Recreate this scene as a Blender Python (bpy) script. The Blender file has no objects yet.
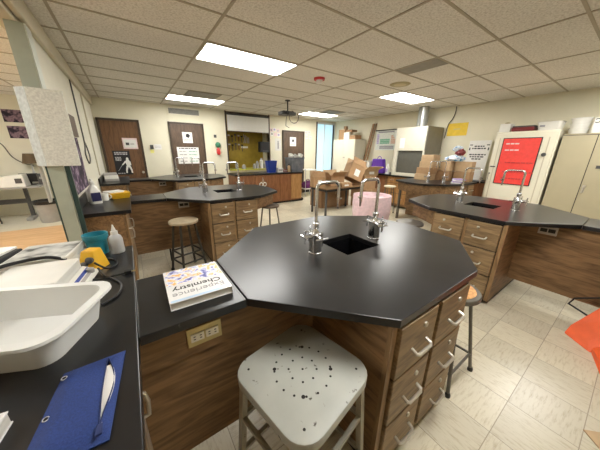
import bpy, bmesh, math, random
from mathutils import Vector, Matrix
random.seed(7)
S = bpy.context.scene
COL = S.collection
PI = math.pi
R = math.radians

# ------------------------------------------------------------------ materials
def _nt(name):
    m = bpy.data.materials.new(name); m.use_nodes = True
    return m, m.node_tree, m.node_tree.nodes['Principled BSDF']

def mat(name, col, rough=.5, metal=0., var=.06, scale=12., stretch=(1, 1, 1), bump=0., spec=.5, trans=0., alpha=1., dirt=None):
    m, nt, p = _nt(name)
    N = nt.nodes; L = nt.links
    tc = N.new('ShaderNodeTexCoord'); mp = N.new('ShaderNodeMapping'); mp.inputs['Scale'].default_value = stretch
    L.new(tc.outputs['Object'], mp.inputs['Vector'])
    nz = N.new('ShaderNodeTexNoise'); nz.inputs['Scale'].default_value = scale; nz.inputs['Detail'].default_value = 4
    L.new(mp.outputs[0], nz.inputs['Vector'])
    rp = N.new('ShaderNodeValToRGB')
    rp.color_ramp.elements[0].position = .3; rp.color_ramp.elements[1].position = .7
    rp.color_ramp.elements[0].color = [c * (1 - var) for c in col] + [1]
    rp.color_ramp.elements[1].color = [min(1, c * (1 + var)) for c in col] + [1]
    L.new(nz.outputs['Fac'], rp.inputs[0])
    out = rp.outputs[0]
    if dirt:
        n2 = N.new('ShaderNodeTexNoise'); n2.inputs['Scale'].default_value = dirt[1]; n2.inputs['Detail'].default_value = 6
        L.new(tc.outputs['Object'], n2.inputs['Vector'])
        r2 = N.new('ShaderNodeValToRGB'); r2.color_ramp.elements[0].position = dirt[2]; r2.color_ramp.elements[1].position = dirt[2] + .06
        L.new(n2.outputs['Fac'], r2.inputs[0])
        mx = N.new('ShaderNodeMix'); mx.data_type = 'RGBA'
        L.new(r2.outputs[0], mx.inputs[0]); L.new(out, mx.inputs[6]); mx.inputs[7].default_value = list(dirt[0]) + [1]
        out = mx.outputs[2]
    L.new(out, p.inputs['Base Color'])
    p.inputs['Roughness'].default_value = rough; p.inputs['Metallic'].default_value = metal
    p.inputs['Specular IOR Level'].default_value = spec
    p.inputs['Transmission Weight'].default_value = trans
    p.inputs['Alpha'].default_value = alpha
    if bump:
        b = N.new('ShaderNodeBump'); b.inputs['Strength'].default_value = bump; b.inputs['Distance'].default_value = .002
        L.new(nz.outputs['Fac'], b.inputs['Height']); L.new(b.outputs[0], p.inputs['Normal'])
    return m

def wood(name, dark, light, axis='x', rough=.5, scale=1.0):
    m, nt, p = _nt(name); N = nt.nodes; L = nt.links
    tc = N.new('ShaderNodeTexCoord'); mp = N.new('ShaderNodeMapping')
    st = {'x': (.9, 7, 7), 'y': (7, .9, 7), 'z': (7, 7, .9)}[axis]
    mp.inputs['Scale'].default_value = [s * scale for s in st]
    L.new(tc.outputs['Object'], mp.inputs['Vector'])
    n1 = N.new('ShaderNodeTexNoise'); n1.inputs['Scale'].default_value = 1.6; n1.inputs['Detail'].default_value = 3; n1.inputs['Distortion'].default_value = .6
    L.new(mp.outputs[0], n1.inputs['Vector'])
    mul = N.new('ShaderNodeMath'); mul.operation = 'MULTIPLY'; mul.inputs[1].default_value = 9.
    fr = N.new('ShaderNodeMath'); fr.operation = 'PINGPONG'; fr.inputs[1].default_value = 1.
    L.new(n1.outputs['Fac'], mul.inputs[0]); L.new(mul.outputs[0], fr.inputs[0])
    mp2 = N.new('ShaderNodeMapping'); mp2.inputs['Scale'].default_value = [s * 9 for s in st]
    L.new(tc.outputs['Object'], mp2.inputs['Vector'])
    n2 = N.new('ShaderNodeTexNoise'); n2.inputs['Scale'].default_value = 1.; n2.inputs['Detail'].default_value = 4
    L.new(mp2.outputs[0], n2.inputs['Vector'])
    ad = N.new('ShaderNodeMath'); ad.operation = 'MULTIPLY_ADD'; ad.inputs[1].default_value = .45
    L.new(fr.outputs[0], ad.inputs[0]); L.new(n2.outputs['Fac'], ad.inputs[2])
    rp = N.new('ShaderNodeValToRGB'); rp.color_ramp.elements[0].position = .3; rp.color_ramp.elements[1].position = .95
    rp.color_ramp.elements[0].color = list(dark) + [1]; rp.color_ramp.elements[1].color = list(light) + [1]
    L.new(ad.outputs[0], rp.inputs[0]); L.new(rp.outputs[0], p.inputs['Base Color'])
    p.inputs['Roughness'].default_value = rough
    b = N.new('ShaderNodeBump'); b.inputs['Strength'].default_value = .12; b.inputs['Distance'].default_value = .001
    L.new(n2.outputs['Fac'], b.inputs['Height']); L.new(b.outputs[0], p.inputs['Normal'])
    return m

def emit(name, col, strength):
    m, nt, p = _nt(name)
    p.inputs['Base Color'].default_value = list(col) + [1]
    p.inputs['Emission Color'].default_value = list(col) + [1]; p.inputs['Emission Strength'].default_value = strength
    return m

def floor_mat():
    m, nt, p = _nt('vinyl_tile'); N = nt.nodes; L = nt.links
    tc = N.new('ShaderNodeTexCoord'); sp = N.new('ShaderNodeSeparateXYZ'); L.new(tc.outputs['Object'], sp.inputs[0])
    T = .3085
    def axis(o, off):
        a = N.new('ShaderNodeMath'); a.operation = 'MULTIPLY_ADD'; a.inputs[1].default_value = 1 / T; a.inputs[2].default_value = -off / T + 40
        L.new(sp.outputs[o], a.inputs[0])
        f = N.new('ShaderNodeMath'); f.operation = 'FRACT'; L.new(a.outputs[0], f.inputs[0])
        fl = N.new('ShaderNodeMath'); fl.operation = 'FLOOR'; L.new(a.outputs[0], fl.inputs[0])
        d = N.new('ShaderNodeMath'); d.operation = 'PINGPONG'; d.inputs[1].default_value = .5; L.new(a.outputs[0], d.inputs[0])
        return fl, d
    fx, dx = axis(0, 2.066); fy, dy = axis(1, .143)
    sm = N.new('ShaderNodeMath'); sm.operation = 'ADD'; L.new(fx.outputs[0], sm.inputs[0]); L.new(fy.outputs[0], sm.inputs[1])
    par = N.new('ShaderNodeMath'); par.operation = 'MODULO'; par.inputs[1].default_value = 2; L.new(sm.outputs[0], par.inputs[0])
    mn = N.new('ShaderNodeMath'); mn.operation = 'MINIMUM'; L.new(dx.outputs[0], mn.inputs[0]); L.new(dy.outputs[0], mn.inputs[1])
    seam = N.new('ShaderNodeMath'); seam.operation = 'LESS_THAN'; seam.inputs[1].default_value = .007; L.new(mn.outputs[0], seam.inputs[0])
    def streak(st):
        mp = N.new('ShaderNodeMapping'); mp.inputs['Scale'].default_value = st; L.new(tc.outputs['Object'], mp.inputs['Vector'])
        n = N.new('ShaderNodeTexNoise'); n.inputs['Scale'].default_value = 11; n.inputs['Detail'].default_value = 5; n.inputs['Roughness'].default_value = .7
        L.new(mp.outputs[0], n.inputs['Vector']); return n
    a, b = streak((1, 6, 1)), streak((6, 1, 1))
    mx = N.new('ShaderNodeMix'); mx.data_type = 'FLOAT'; L.new(par.outputs[0], mx.inputs[0]); L.new(a.outputs['Fac'], mx.inputs[2]); L.new(b.outputs['Fac'], mx.inputs[3])
    rp = N.new('ShaderNodeValToRGB'); rp.color_ramp.elements[0].position = .32; rp.color_ramp.elements[1].position = .50
    rp.color_ramp.elements[0].color = (.49, .42, .28, 1); rp.color_ramp.elements[1].color = (.66, .605, .465, 1)
    L.new(mx.outputs[0], rp.inputs[0])
    wn = N.new('ShaderNodeTexWhiteNoise'); wn.noise_dimensions = '2D'
    cb = N.new('ShaderNodeCombineXYZ'); L.new(fx.outputs[0], cb.inputs[0]); L.new(fy.outputs[0], cb.inputs[1]); L.new(cb.outputs[0], wn.inputs['Vector'])
    mr = N.new('ShaderNodeMapRange'); mr.inputs[3].default_value = .86; mr.inputs[4].default_value = 1.04; L.new(wn.outputs['Value'], mr.inputs[0])
    ml = N.new('ShaderNodeMix'); ml.data_type = 'RGBA'; ml.blend_type = 'MULTIPLY'; ml.inputs[0].default_value = 1
    L.new(rp.outputs[0], ml.inputs[6]); L.new(mr.outputs[0], ml.inputs[7])
    m2 = N.new('ShaderNodeMix'); m2.data_type = 'RGBA'; m2.inputs[7].default_value = (.33, .28, .2, 1)
    L.new(seam.outputs[0], m2.inputs[0]); L.new(ml.outputs[2], m2.inputs[6])
    L.new(m2.outputs[2], p.inputs['Base Color'])
    p.inputs['Roughness'].default_value = .32; p.inputs['Specular IOR Level'].default_value = .5
    return m

def ceiling_mat():
    m, nt, p = _nt('acoustic_tile'); N = nt.nodes; L = nt.links
    tc = N.new('ShaderNodeTexCoord')
    n = N.new('ShaderNodeTexNoise'); n.inputs['Scale'].default_value = 55; n.inputs['Detail'].default_value = 5; n.inputs['Roughness'].default_value = .7
    L.new(tc.outputs['Object'], n.inputs['Vector'])
    rp = N.new('ShaderNodeValToRGB'); rp.color_ramp.elements[0].position = .36; rp.color_ramp.elements[1].position = .55
    rp.color_ramp.elements[0].color = (.60, .565, .50, 1); rp.color_ramp.elements[1].color = (.84, .81, .745, 1)
    L.new(n.outputs['Fac'], rp.inputs[0])
    n2 = N.new('ShaderNodeTexNoise'); n2.inputs['Scale'].default_value = .8; L.new(tc.outputs['Object'], n2.inputs['Vector'])
    mr = N.new('ShaderNodeMapRange'); mr.inputs[3].default_value = .85; mr.inputs[4].default_value = 1.1; L.new(n2.outputs['Fac'], mr.inputs[0])
    ml = N.new('ShaderNodeMix'); ml.data_type = 'RGBA'; ml.blend_type = 'MULTIPLY'; ml.inputs[0].default_value = 1
    L.new(rp.outputs[0], ml.inputs[6]); L.new(mr.outputs[0], ml.inputs[7]); L.new(ml.outputs[2], p.inputs['Base Color'])
    p.inputs['Roughness'].default_value = .9
    b = N.new('ShaderNodeBump'); b.inputs['Strength'].default_value = .5; b.inputs['Distance'].default_value = .003
    L.new(n.outputs['Fac'], b.inputs['Height']); L.new(b.outputs[0], p.inputs['Normal'])
    return m

def blotch(name, cols, scale):
    """printed artwork: colour patches over white"""
    m, nt, p = _nt(name); N = nt.nodes; L = nt.links
    tc = N.new('ShaderNodeTexCoord')
    n = N.new('ShaderNodeTexNoise'); n.inputs['Scale'].default_value = scale; n.inputs['Detail'].default_value = 2
    L.new(tc.outputs['Object'], n.inputs['Vector'])
    rp = N.new('ShaderNodeValToRGB'); e = rp.color_ramp.elements
    e[0].position = .3; e[0].color = list(cols[0]) + [1]; e[1].position = .72; e[1].color = list(cols[-1]) + [1]
    for i, c in enumerate(cols[1:-1]):
        q = e.new(.3 + .42 * (i + 1) / (len(cols) - 1)); q.color = list(c) + [1]
    L.new(n.outputs['Fac'], rp.inputs[0]); L.new(rp.outputs[0], p.inputs['Base Color']); p.inputs['Roughness'].default_value = .3 if 'cover' in name else .85
    return m

K = dict(
    wall=mat('cream_wall_paint', (.76, .72, .56), .7, var=.03, scale=3),
    wallw=mat('pale_wall_paint', (.78, .76, .64), .7, var=.03, scale=3),
    tee=mat('ceiling_tee', (.42, .37, .28), .6, var=.05),
    beam=mat('beam_paint', (.60, .55, .42), .6, var=.04, scale=4),
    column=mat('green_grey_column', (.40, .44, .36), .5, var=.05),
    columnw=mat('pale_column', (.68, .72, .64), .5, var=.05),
    darkgreen=mat('dark_green_channel', (.03, .06, .055), .4),
    top=mat('black_epoxy_resin', (.013, .013, .014), .29, var=.35, scale=5, spec=.5, bump=.03, dirt=((.07, .07, .068), 38, .72)),
    topedge=mat('black_epoxy_edge', (.008, .008, .009), .35),
    sink=mat('black_sink_resin', (.006, .006, .007), .25),
    oak=wood('oak_panel', (.095, .050, .020), (.26, .152, .068), 'x'),
    oaky=wood('oak_panel_side', (.095, .050, .020), (.26, .152, .068), 'y'),
    oakd=wood('oak_drawer', (.135, .084, .040), (.32, .215, .11), 'x'),
    oakv=wood('oak_stile', (.15, .088, .038), (.35, .22, .105), 'z'),
    red_oak=wood('reddish_bench_wood', (.17, .06, .022), (.30, .13, .05), 'z'),
    pale_oak=wood('honey_oak', (.33, .16, .05), (.52, .29, .11), 'z'),
    oak_ply=wood('plywood_floor', (.50, .29, .13), (.66, .42, .22), 'x', rough=.4, scale=.5),
    door=wood('dark_door_wood', (.10, .048, .02), (.19, .095, .04), 'z'),
    doord=wood('grey_brown_door_wood', (.065, .04, .024), (.12, .075, .045), 'z'),
    frame=mat('dark_brown_frame', (.065, .042, .025), .5),
    kick=mat('black_toe_kick', (.015, .013, .012), .6),
    alu=mat('satin_aluminium', (.56, .53, .46), .40, .75, var=.03),
    chrome=mat('chrome', (.70, .71, .73), .19, 1., var=.03),
    brass=mat('brass_plate', (.58, .48, .24), .35, .7, var=.05),
    socket=mat('ivory_socket', (.82, .78, .66), .4),
    steelbox=mat('grey_outlet_plate', (.5, .48, .44), .4, .6),
    black=mat('black_plastic', (.012, .012, .013), .4),
    rubber=mat('black_rubber', (.010, .010, .011), .45),
    white=mat('white_plastic', (.78, .77, .72), .4, var=.03),
    whitepan=mat('polypropylene', (.78, .79, .77), .35, var=.04, scale=5),
    paper=mat('white_paper', (.80, .79, .75), .7, var=.03),
    balance=mat('off_white_casing', (.74, .73, .67), .4, var=.05, scale=6),
    balplate=blotch('stained_weighing_plate', [(.10, .10, .09), (.42, .42, .39), (.58, .58, .54), (.50, .50, .47)], 11),
    stoolpaint=mat('chipped_putty_paint', (.40, .41, .365), .5, var=.08, scale=7, dirt=((.06, .045, .035), 34, .665)),
    stoolleg=mat('putty_leg_paint', (.33, .31, .25), .4, var=.08, dirt=((.08, .05, .03), 30, .68)),
    stooldark=mat('dark_bronze_leg', (.045, .04, .032), .4, .3),
    stoolgrey=mat('grey_steel_leg', (.16, .15, .13), .35, .6),
    stoolseat=mat('worn_tan_seat', (.36, .29, .19), .45, var=.15, scale=18),
    seatcork=mat('orange_board_seat', (.62, .30, .10), .5, var=.35, scale=60),
    seatbrown=mat('dark_brown_seat', (.10, .072, .05), .45, var=.12),
    seatgrey=mat('grey_metal_seat', (.20, .19, .17), .4, .4, var=.15, scale=14),
    seatcream=mat('cream_seat', (.62, .58, .45), .45),
    darkhole=mat('dark_hole', (.01, .008, .006), .8),
    navy=mat('blue_nylon_cloth', (.013, .040, .19), .75, var=.22, scale=260, bump=.3),
    navyd=mat('dark_blue_seam', (.010, .024, .11), .7),
    teal=mat('teal_plastic', (.02, .23, .30), .35, var=.1),
    yellow=mat('yellow_plastic', (.80, .45, .02), .4, var=.08),
    yellowpaper=mat('yellow_poster_paper', (.80, .55, .05), .7, var=.06),
    note=mat('yellow_note', (.85, .80, .25), .7),
    pinkbag=mat('pink_bin_liner', (.80, .60, .64), .35, var=.10, scale=25, bump=.6),
    red=mat('red_plastic', (.55, .03, .03), .4),
    redsheet=mat('red_sheet', (.86, .075, .065), .25, var=.06, scale=20),
    orange=mat('orange_cone_vinyl', (.86, .13, .03), .45, var=.08),
    card=mat('cardboard', (.40, .245, .125), .8, var=.09, scale=9),
    cardin=mat('cardboard_inner', (.31, .18, .09), .85, var=.09),
    cardlight=mat('pale_cardboard', (.50, .35, .20), .8, var=.08),
    beige=mat('beige_metal', (.44, .39, .26), .45, var=.03, scale=4),
    cream=mat('cream_metal', (.80, .77, .63), .4, var=.03, scale=4),
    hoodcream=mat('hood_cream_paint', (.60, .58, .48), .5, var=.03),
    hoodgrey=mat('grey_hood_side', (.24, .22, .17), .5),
    duct=mat('galvanised_duct', (.42, .43, .42), .35, .8, var=.15, scale=5, stretch=(8, 8, .3)),
    hoodglass=mat('dark_hood_interior', (.10, .10, .085), .15),
    purple=mat('purple_cloth', (.10, .025, .32), .6),
    plum=mat('plum_cloth', (.13, .015, .12), .6),
    lilac=mat('lilac_card', (.42, .32, .58), .6, var=.15),
    blue=mat('blue_plastic', (.01, .04, .30), .4),
    bluebag=blotch('blue_white_cover_plastic', [(.02, .10, .35), (.10, .38, .60), (.72, .78, .84), (.80, .80, .82), (.06, .25, .55), (.75, .78, .8)], 14),
    maroon=mat('maroon_binder', (.17, .018, .02), .4),
    grey=mat('grey_plastic', (.36, .35, .33), .45),
    darkgrey=mat('dark_grey_plastic', (.07, .07, .07), .45),
    navylabel=mat('navy_label', (.02, .02, .09), .4),
    lampshade=mat('brown_lampshade', (.14, .095, .05), .7),
    yellowpeg=mat('yellow_pegboard', (.36, .25, .025), .6, var=.18, scale=6),
    yellowledge=mat('yellow_ledge', (.62, .62, .10), .5),
    screen=mat('white_screen_cloth', (.72, .71, .66), .7, var=.02),
    foam=mat('speckled_foam', (.78, .79, .73), .7, var=.14, scale=70, bump=.6),
    foamfold=mat('blue_grey_foam', (.52, .57, .57), .6, var=.15, scale=40),
    liquid=mat('clear_polythene', (.66, .68, .70), .3, var=.03, trans=.35),
    clear=mat('clear_plastic', (.65, .70, .72), .15, trans=.75),
    ventslot=mat('vent_slot', (.16, .15, .12), .7),
    galaxy=blotch('space_poster', [(.012, .01, .02), (.018, .012, .025), (.05, .03, .055), (.09, .055, .10), (.40, .30, .38), (.03, .02, .035)], 7),
    photo=blotch('dark_photo_print', [(.012, .01, .02), (.03, .02, .04), (.30, .20, .25), (.05, .04, .07)], 9),
    pink=mat('pale_pink_paper', (.80, .62, .62), .7),
    periodic=blotch('poster_print', [(.55, .70, .60), (.75, .76, .70), (.62, .66, .62), (.80, .80, .74)], 16),
    green=mat('green_print', (.10, .38, .22), .6, var=.3, scale=40),
    salmon=mat('salmon_print', (.62, .36, .24), .6),
    inkgrey=mat('grey_ink', (.30, .30, .32), .7),
    ink=mat('black_ink', (.015, .015, .018), .6),
    greendecor=mat('green_tinsel', (.05, .22, .12), .6, var=.4, scale=60),
    coverart=blotch('watercolour_cover_art', [(.08, .09, .30), (.16, .17, .50), (.55, .56, .80), (.85, .86, .92), (.90, .62, .30), (.86, .42, .10), (.70, .74, .88)], 30),
    coverwhite=mat('glossy_white_cover', (.84, .84, .84), .2, var=.03),
    coverblue=mat('pale_blue_cover', (.45, .62, .78), .3),
    pages=mat('page_edges', (.62, .60, .54), .8, var=.1, scale=3, stretch=(1, 1, 160)),
    lightpanel=emit('lit_diffuser', (1., .985, .945), 9.0),
    blindglow=emit('lit_blind', (.55, .83, .95), .24),  # daylight through the blind, put in as the blind's own glow
    floor=floor_mat(), ceil=ceiling_mat(),
    ceilgrey=mat('grey_tile', (.30, .285, .245), .9),
    floorb=mat('pale_vinyl', (.62, .58, .47), .4),
    stain=mat('yellow_stained_plastic', (.42, .36, .19), .5),
    tan=mat('brown_plank', (.26, .15, .07), .6, var=.2, stretch=(1, 1, .1)),
    wire=mat('grey_wire', (.10, .095, .08), .5),
    bluegrey=mat('smoky_plastic', (.16, .18, .21), .25, var=.25, scale=7),
    silver=mat('silver_print', (.5, .5, .52), .4),
)

# ------------------------------------------------------------------ mesh building
class B:
    def __init__(s): s.bm = bmesh.new(); s.mats = []; s.M = Matrix()
    def mi(s, m):
        if m not in s.mats: s.mats.append(m)
        return s.mats.index(m)
    def face(s, pts, m):
        f = s.bm.faces.new([s.bm.verts.new(s.M @ Vector(p)) for p in pts]); f.material_index = s.mi(m); return f
    def box(s, x0, x1, y0, y1, z0, z1, m, M=None):
        x0, x1 = sorted((x0, x1)); y0, y1 = sorted((y0, y1)); z0, z1 = sorted((z0, z1))
        T = s.M @ M if M else s.M
        v = [s.bm.verts.new(T @ Vector(p)) for p in ((x0,y0,z0),(x1,y0,z0),(x1,y1,z0),(x0,y1,z0),(x0,y0,z1),(x1,y0,z1),(x1,y1,z1),(x0,y1,z1))]
        i = s.mi(m)
        for q in ((3,2,1,0),(4,5,6,7),(0,1,5,4),(1,2,6,5),(2,3,7,6),(3,0,4,7)):
            f = s.bm.faces.new([v[k] for k in q]); f.material_index = i
        return s
    def hexa(s, bot, top, m):
        v = [s.bm.verts.new(s.M @ Vector(p)) for p in list(bot) + list(top)]; i = s.mi(m)
        for q in ((3,2,1,0),(4,5,6,7),(0,1,5,4),(1,2,6,5),(2,3,7,6),(3,0,4,7)):
            f = s.bm.faces.new([v[k] for k in q]); f.material_index = i
        return s
    def loft(s, rings, m, cap0=True, cap1=True, closed=True):
        i = s.mi(m); vs = [[s.bm.verts.new(s.M @ Vector(p)) for p in r] for r in rings]; n = len(vs[0])
        for a, b in zip(vs, vs[1:]):
            for k in range(n if closed else n - 1):
                f = s.bm.faces.new((a[k], a[(k+1) % n], b[(k+1) % n], b[k])); f.material_index = i; f.smooth = True
        if cap0: f = s.bm.faces.new(vs[0][::-1]); f.material_index = i
        if cap1: f = s.bm.faces.new(vs[-1]); f.material_index = i
        return s
    def prism(s, poly, z0, z1, m, M=None):
        T = M or Matrix()
        a = [T @ Vector((x, y, z0)) for x, y in poly]; b = [T @ Vector((x, y, z1)) for x, y in poly]
        n0 = len(s.bm.faces); s.loft([a, b], m); s.bm.faces.ensure_lookup_table()
        for f in list(s.bm.faces)[n0:]: f.smooth = False
        return s
    def lathe(s, prof, m, o=(0,0,0), seg=24, cap0=True, cap1=True, M=None):
        T = M or Matrix.Translation(o)
        rings = [[T @ Vector((r*math.cos(2*PI*k/seg), r*math.sin(2*PI*k/seg), z)) for k in range(seg)] for r, z in prof]
        return s.loft(rings, m, cap0, cap1)
    def tube(s, pts, r, m, seg=10, cap=True, sq=False):
        pts = [Vector(p) for p in pts]; n = len(pts); rr = r if isinstance(r, (list, tuple)) else [r]*n
        t0 = (pts[1]-pts[0]).normalized(); u = t0.orthogonal().normalized()
        if sq:
            up = Vector((0,0,1)) if abs(t0.z) < .9 else Vector((1,0,0)); u = t0.cross(up).normalized(); seg = 4
        rings = []
        for i, p in enumerate(pts):
            t = (pts[min(i+1,n-1)]-pts[max(i-1,0)]).normalized()
            u = (u - t*u.dot(t)).normalized(); w = t.cross(u)
            ph = PI/4 if sq else 0; k_ = 1.414 if sq else 1
            rings.append([p + (u*math.cos(2*PI*k/seg+ph) + w*math.sin(2*PI*k/seg+ph))*rr[i]*k_ for k in range(seg)])
        n0 = len(s.bm.faces); s.loft(rings, m, cap, cap)
        if sq:
            for f in list(s.bm.faces)[n0:]: f.smooth = False
        return s
    def sphere(s, c, r, m, seg=14, sc=(1,1,1)):
        pr = [(math.sin(PI*k/8)*r + 1e-5, -math.cos(PI*k/8)*r) for k in range(9)]
        rings = [[Vector(c) + Vector((a*math.cos(2*PI*k/seg)*sc[0], a*math.sin(2*PI*k/seg)*sc[1], z*sc[2])) for k in range(seg)] for a, z in pr]
        return s.loft(rings, m)
    def holed(s, outer, inner, z0, z1, m, medge=None):
        """polygon with a hole, extruded"""
        i = s.mi(m); j = s.mi(medge or m)
        for z, up in ((z1, 1), (z0, 0)):
            vo = [s.bm.verts.new(s.M @ Vector((*p, z))) for p in outer]; vi = [s.bm.verts.new(s.M @ Vector((*p, z))) for p in inner]
            ed = [s.bm.edges.new((v[k], v[(k+1) % len(v)])) for v in (vo, vi) for k in range(len(v))]
            r = bmesh.ops.triangle_fill(s.bm, use_beauty=True, edges=ed)
            for f in r['geom']:
                if isinstance(f, bmesh.types.BMFace): f.material_index = i
            if up: to, ti = vo, vi
            else: bo, bi = vo, vi
        for a, b in ((to, bo), (ti, bi)):
            for k in range(len(a)):
                f = s.bm.faces.new((a[k], a[(k+1) % len(a)], b[(k+1) % len(a)], b[k])); f.material_index = j
        return s
    def build(s, name, parent=None, loc=(0,0,0), bevel=0., seg=2, rot=(0,0,0), solid=0., subd=0):
        bmesh.ops.recalc_face_normals(s.bm, faces=s.bm.faces[:])
        me = bpy.data.meshes.new(name); s.bm.to_mesh(me); s.bm.free()
        for m in s.mats: me.materials.append(K[m] if isinstance(m, str) else m)
        if any(p.use_smooth for p in me.polygons): me.set_sharp_from_angle(angle=R(40))
        o = bpy.data.objects.new(name, me); COL.objects.link(o); o.location = loc; o.rotation_euler = rot
        if parent: o.parent = parent
        if solid:
            md = o.modifiers.new('thickness', 'SOLIDIFY'); md.thickness = solid; md.offset = 0
        if subd:
            md = o.modifiers.new('smooth', 'SUBSURF'); md.levels = md.render_levels = subd
        if bevel:
            md = o.modifiers.new('bevel', 'BEVEL'); md.width = bevel; md.segments = seg; md.limit_method = 'ANGLE'; md.angle_limit = R(50)
        return o

def tag(o, label, cat, group=None, kind=None):
    o['label'] = label; o['category'] = cat
    if group: o['group'] = group
    if kind: o['kind'] = kind
    return o
def thing(name, label, cat, loc=(0,0,0), rz=0, group=None):
    o = bpy.data.objects.new(name, None); COL.objects.link(o); o.empty_display_size = .05
    o.location = loc; o.rotation_euler = (0,0,rz); return tag(o, label, cat, group)
def struct(o): o['kind'] = 'structure'; return o
def copy_tree(o, parent=None):
    c = o.copy(); COL.objects.link(c)
    if parent: c.parent = parent
    for ch in list(o.children): copy_tree(ch, c)
    return c
def dup(root, loc, rz, label):
    c = copy_tree(root); c.location = loc; c.rotation_euler = (0,0,rz); c['label'] = label; return c
def text(body, size, m, name, parent, loc, rot, sx=1., ext=.0004, bold=0.):
    cu = bpy.data.curves.new('t', 'FONT'); cu.body = body; cu.size = size; cu.align_x = 'CENTER'; cu.align_y = 'CENTER'; cu.extrude = ext; cu.offset = bold
    t = bpy.data.objects.new('t', cu); COL.objects.link(t)
    dg = bpy.context.evaluated_depsgraph_get(); dg.update()
    me = bpy.data.meshes.new_from_object(t.evaluated_get(dg)); bpy.data.objects.remove(t)
    me.name = name; me.materials.clear(); me.materials.append(K[m])
    o = bpy.data.objects.new(name, me); COL.objects.link(o); o.parent = parent; o.location = loc; o.rotation_euler = rot; o.scale = (sx, 1, 1)
    return o
def arc(c, r, a0, a1, n, f):
    return [f(c[0] + r*math.cos(a0+(a1-a0)*k/n), c[1] + r*math.sin(a0+(a1-a0)*k/n)) for k in range(n+1)]
def rrect(x0, x1, y0, y1, r, n=5):
    out = []
    for cx, cy, a in ((x1-r, y1-r, 0), (x0+r, y1-r, PI/2), (x0+r, y0+r, PI), (x1-r, y0+r, 1.5*PI)):
        out += [(cx + r*math.cos(a + PI/2*k/n), cy + r*math.sin(a + PI/2*k/n)) for k in range(n+1)]
    return out

# ------------------------------------------------------------------ room shell
CH = 2.652; BY = 7.48; RX = 6.9; LX = -.53; FY = -2.6
b = B(); b.box(LX-.06, RX+.1, FY-.1, BY+.7, -.05, 0, 'floor'); struct(b.build('floor'))
b = B(); b.box(-3.6, LX-.06, FY-.1, 6.75, -.05, 0, 'oak_ply'); b.box(-3.6, LX-.06, 6.75, 8.5, -.05, 0, 'floorb'); struct(b.build('floor'))
b = B(); b.box(-3.6, RX+.1, FY-.1, 8.5, CH, CH+.05, 'ceil'); struct(b.build('ceiling'))
GX, GY = .8695, 2.428          # ceiling grid origin (two-by-four foot tiles)
b = B()
for i in range(-4, 6):
    x = GX + i*1.2192; b.box(x-.012, x+.012, FY, 8.4, CH-.006, CH+.01, 'tee')
for j in range(-9, 11):
    y = GY + j*.6096
    if y < 8.4: b.box(-3.6, RX, y-.012, y+.012, CH-.0055, CH+.01, 'tee')
struct(b.build('trim_1'))
b = B()                                                           # back wall with a hatch to the prep room and a window
AX0, AX1, AZ0, AZ1 = 2.53, 3.93, .965, 2.60
WX0, WX1, WZ0, WZ1 = 5.98, 6.84, .55, 2.54
b.box(LX-.12, AX0, BY, BY+.12, 0, CH, 'wall'); b.box(AX0, AX1, BY, BY+.12, 0, AZ0, 'wall'); b.box(AX0, AX1, BY, BY+.12, AZ1, CH, 'wall')
b.box(AX1, WX0, BY, BY+.12, 0, CH, 'wall'); b.box(WX0, WX1, BY, BY+.12, 0, WZ0, 'wall'); b.box(WX0, WX1, BY, BY+.12, WZ1, CH, 'wall')
b.box(WX1, RX+.1, BY, BY+.12, 0, CH, 'wall'); struct(b.build('wall_back'))
b = B(); b.box(RX, RX+.1, FY-.1, BY+.12, 0, CH, 'wall'); struct(b.build('wall_right'))
b = B(); b.box(LX-.06, LX, 3.30, BY, 0, CH, 'wallw'); struct(b.build('wall_left'))
b = B(); b.box(-3.6, RX+.1, FY-.1, FY, 0, CH, 'wall'); struct(b.build('wall_front'))
b = B(); b.box(-3.6, LX-.06, 8.4, 8.5, 0, CH, 'wallw'); struct(b.build('wall_far'))
b = B(); b.box(-3.6, -3.5, FY, 8.4, 0, CH, 'wallw'); struct(b.build('wall_west'))
b = B(); b.box(LX-.13, LX-.005, FY, 3.30, 2.44, CH, 'beam'); b.box(LX, LX+.045, FY, BY, 2.47, CH, 'beam'); struct(b.build('trim_2', bevel=.012))
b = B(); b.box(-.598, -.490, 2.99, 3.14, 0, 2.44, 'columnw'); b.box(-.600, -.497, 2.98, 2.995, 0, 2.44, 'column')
b.box(-.490, -.455, 2.985, 3.02, .10, 1.45, 'darkgreen'); b.box(-.614, -.600, 2.99, 3.02, .10, 1.45, 'darkgreen'); struct(b.build('trim_3'))
b = B(); b.box(LX, RX, BY-.012, BY, 0, .1, 'kick'); struct(b.build('baseboard_back'))
# hatch: dark jambs, yellow pegboard room behind, white roller screen, ledge
b = B(); b.box(AX0-.035, AX0, BY-.02, BY+.14, AZ0, AZ1+.06, 'frame'); b.box(AX1, AX1+.035, BY-.02, BY+.14, AZ0, AZ1+.06, 'frame'); b.box(AX0, AX1, BY-.02, BY+.14, AZ1, AZ1+.03, 'frame')
struct(b.build('trim_4'))
b = B(); b.box(AX0-.1, AX1+.1, BY+.6, BY+.64, .9, 2.64, 'yellowpeg'); b.box(AX0-.1, AX0-.06, BY+.12, BY+.6, .9, 2.64, 'wall'); b.box(AX1+.06, AX1+.1, BY+.12, BY+.6, .9, 2.64, 'wall')
struct(b.build('wall_hatch'))
b = B(); b.box(AX0, AX1, BY-.06, BY+.6, AZ0-.03, AZ0, 'yellowledge'); struct(b.build('trim_5'))
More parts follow.
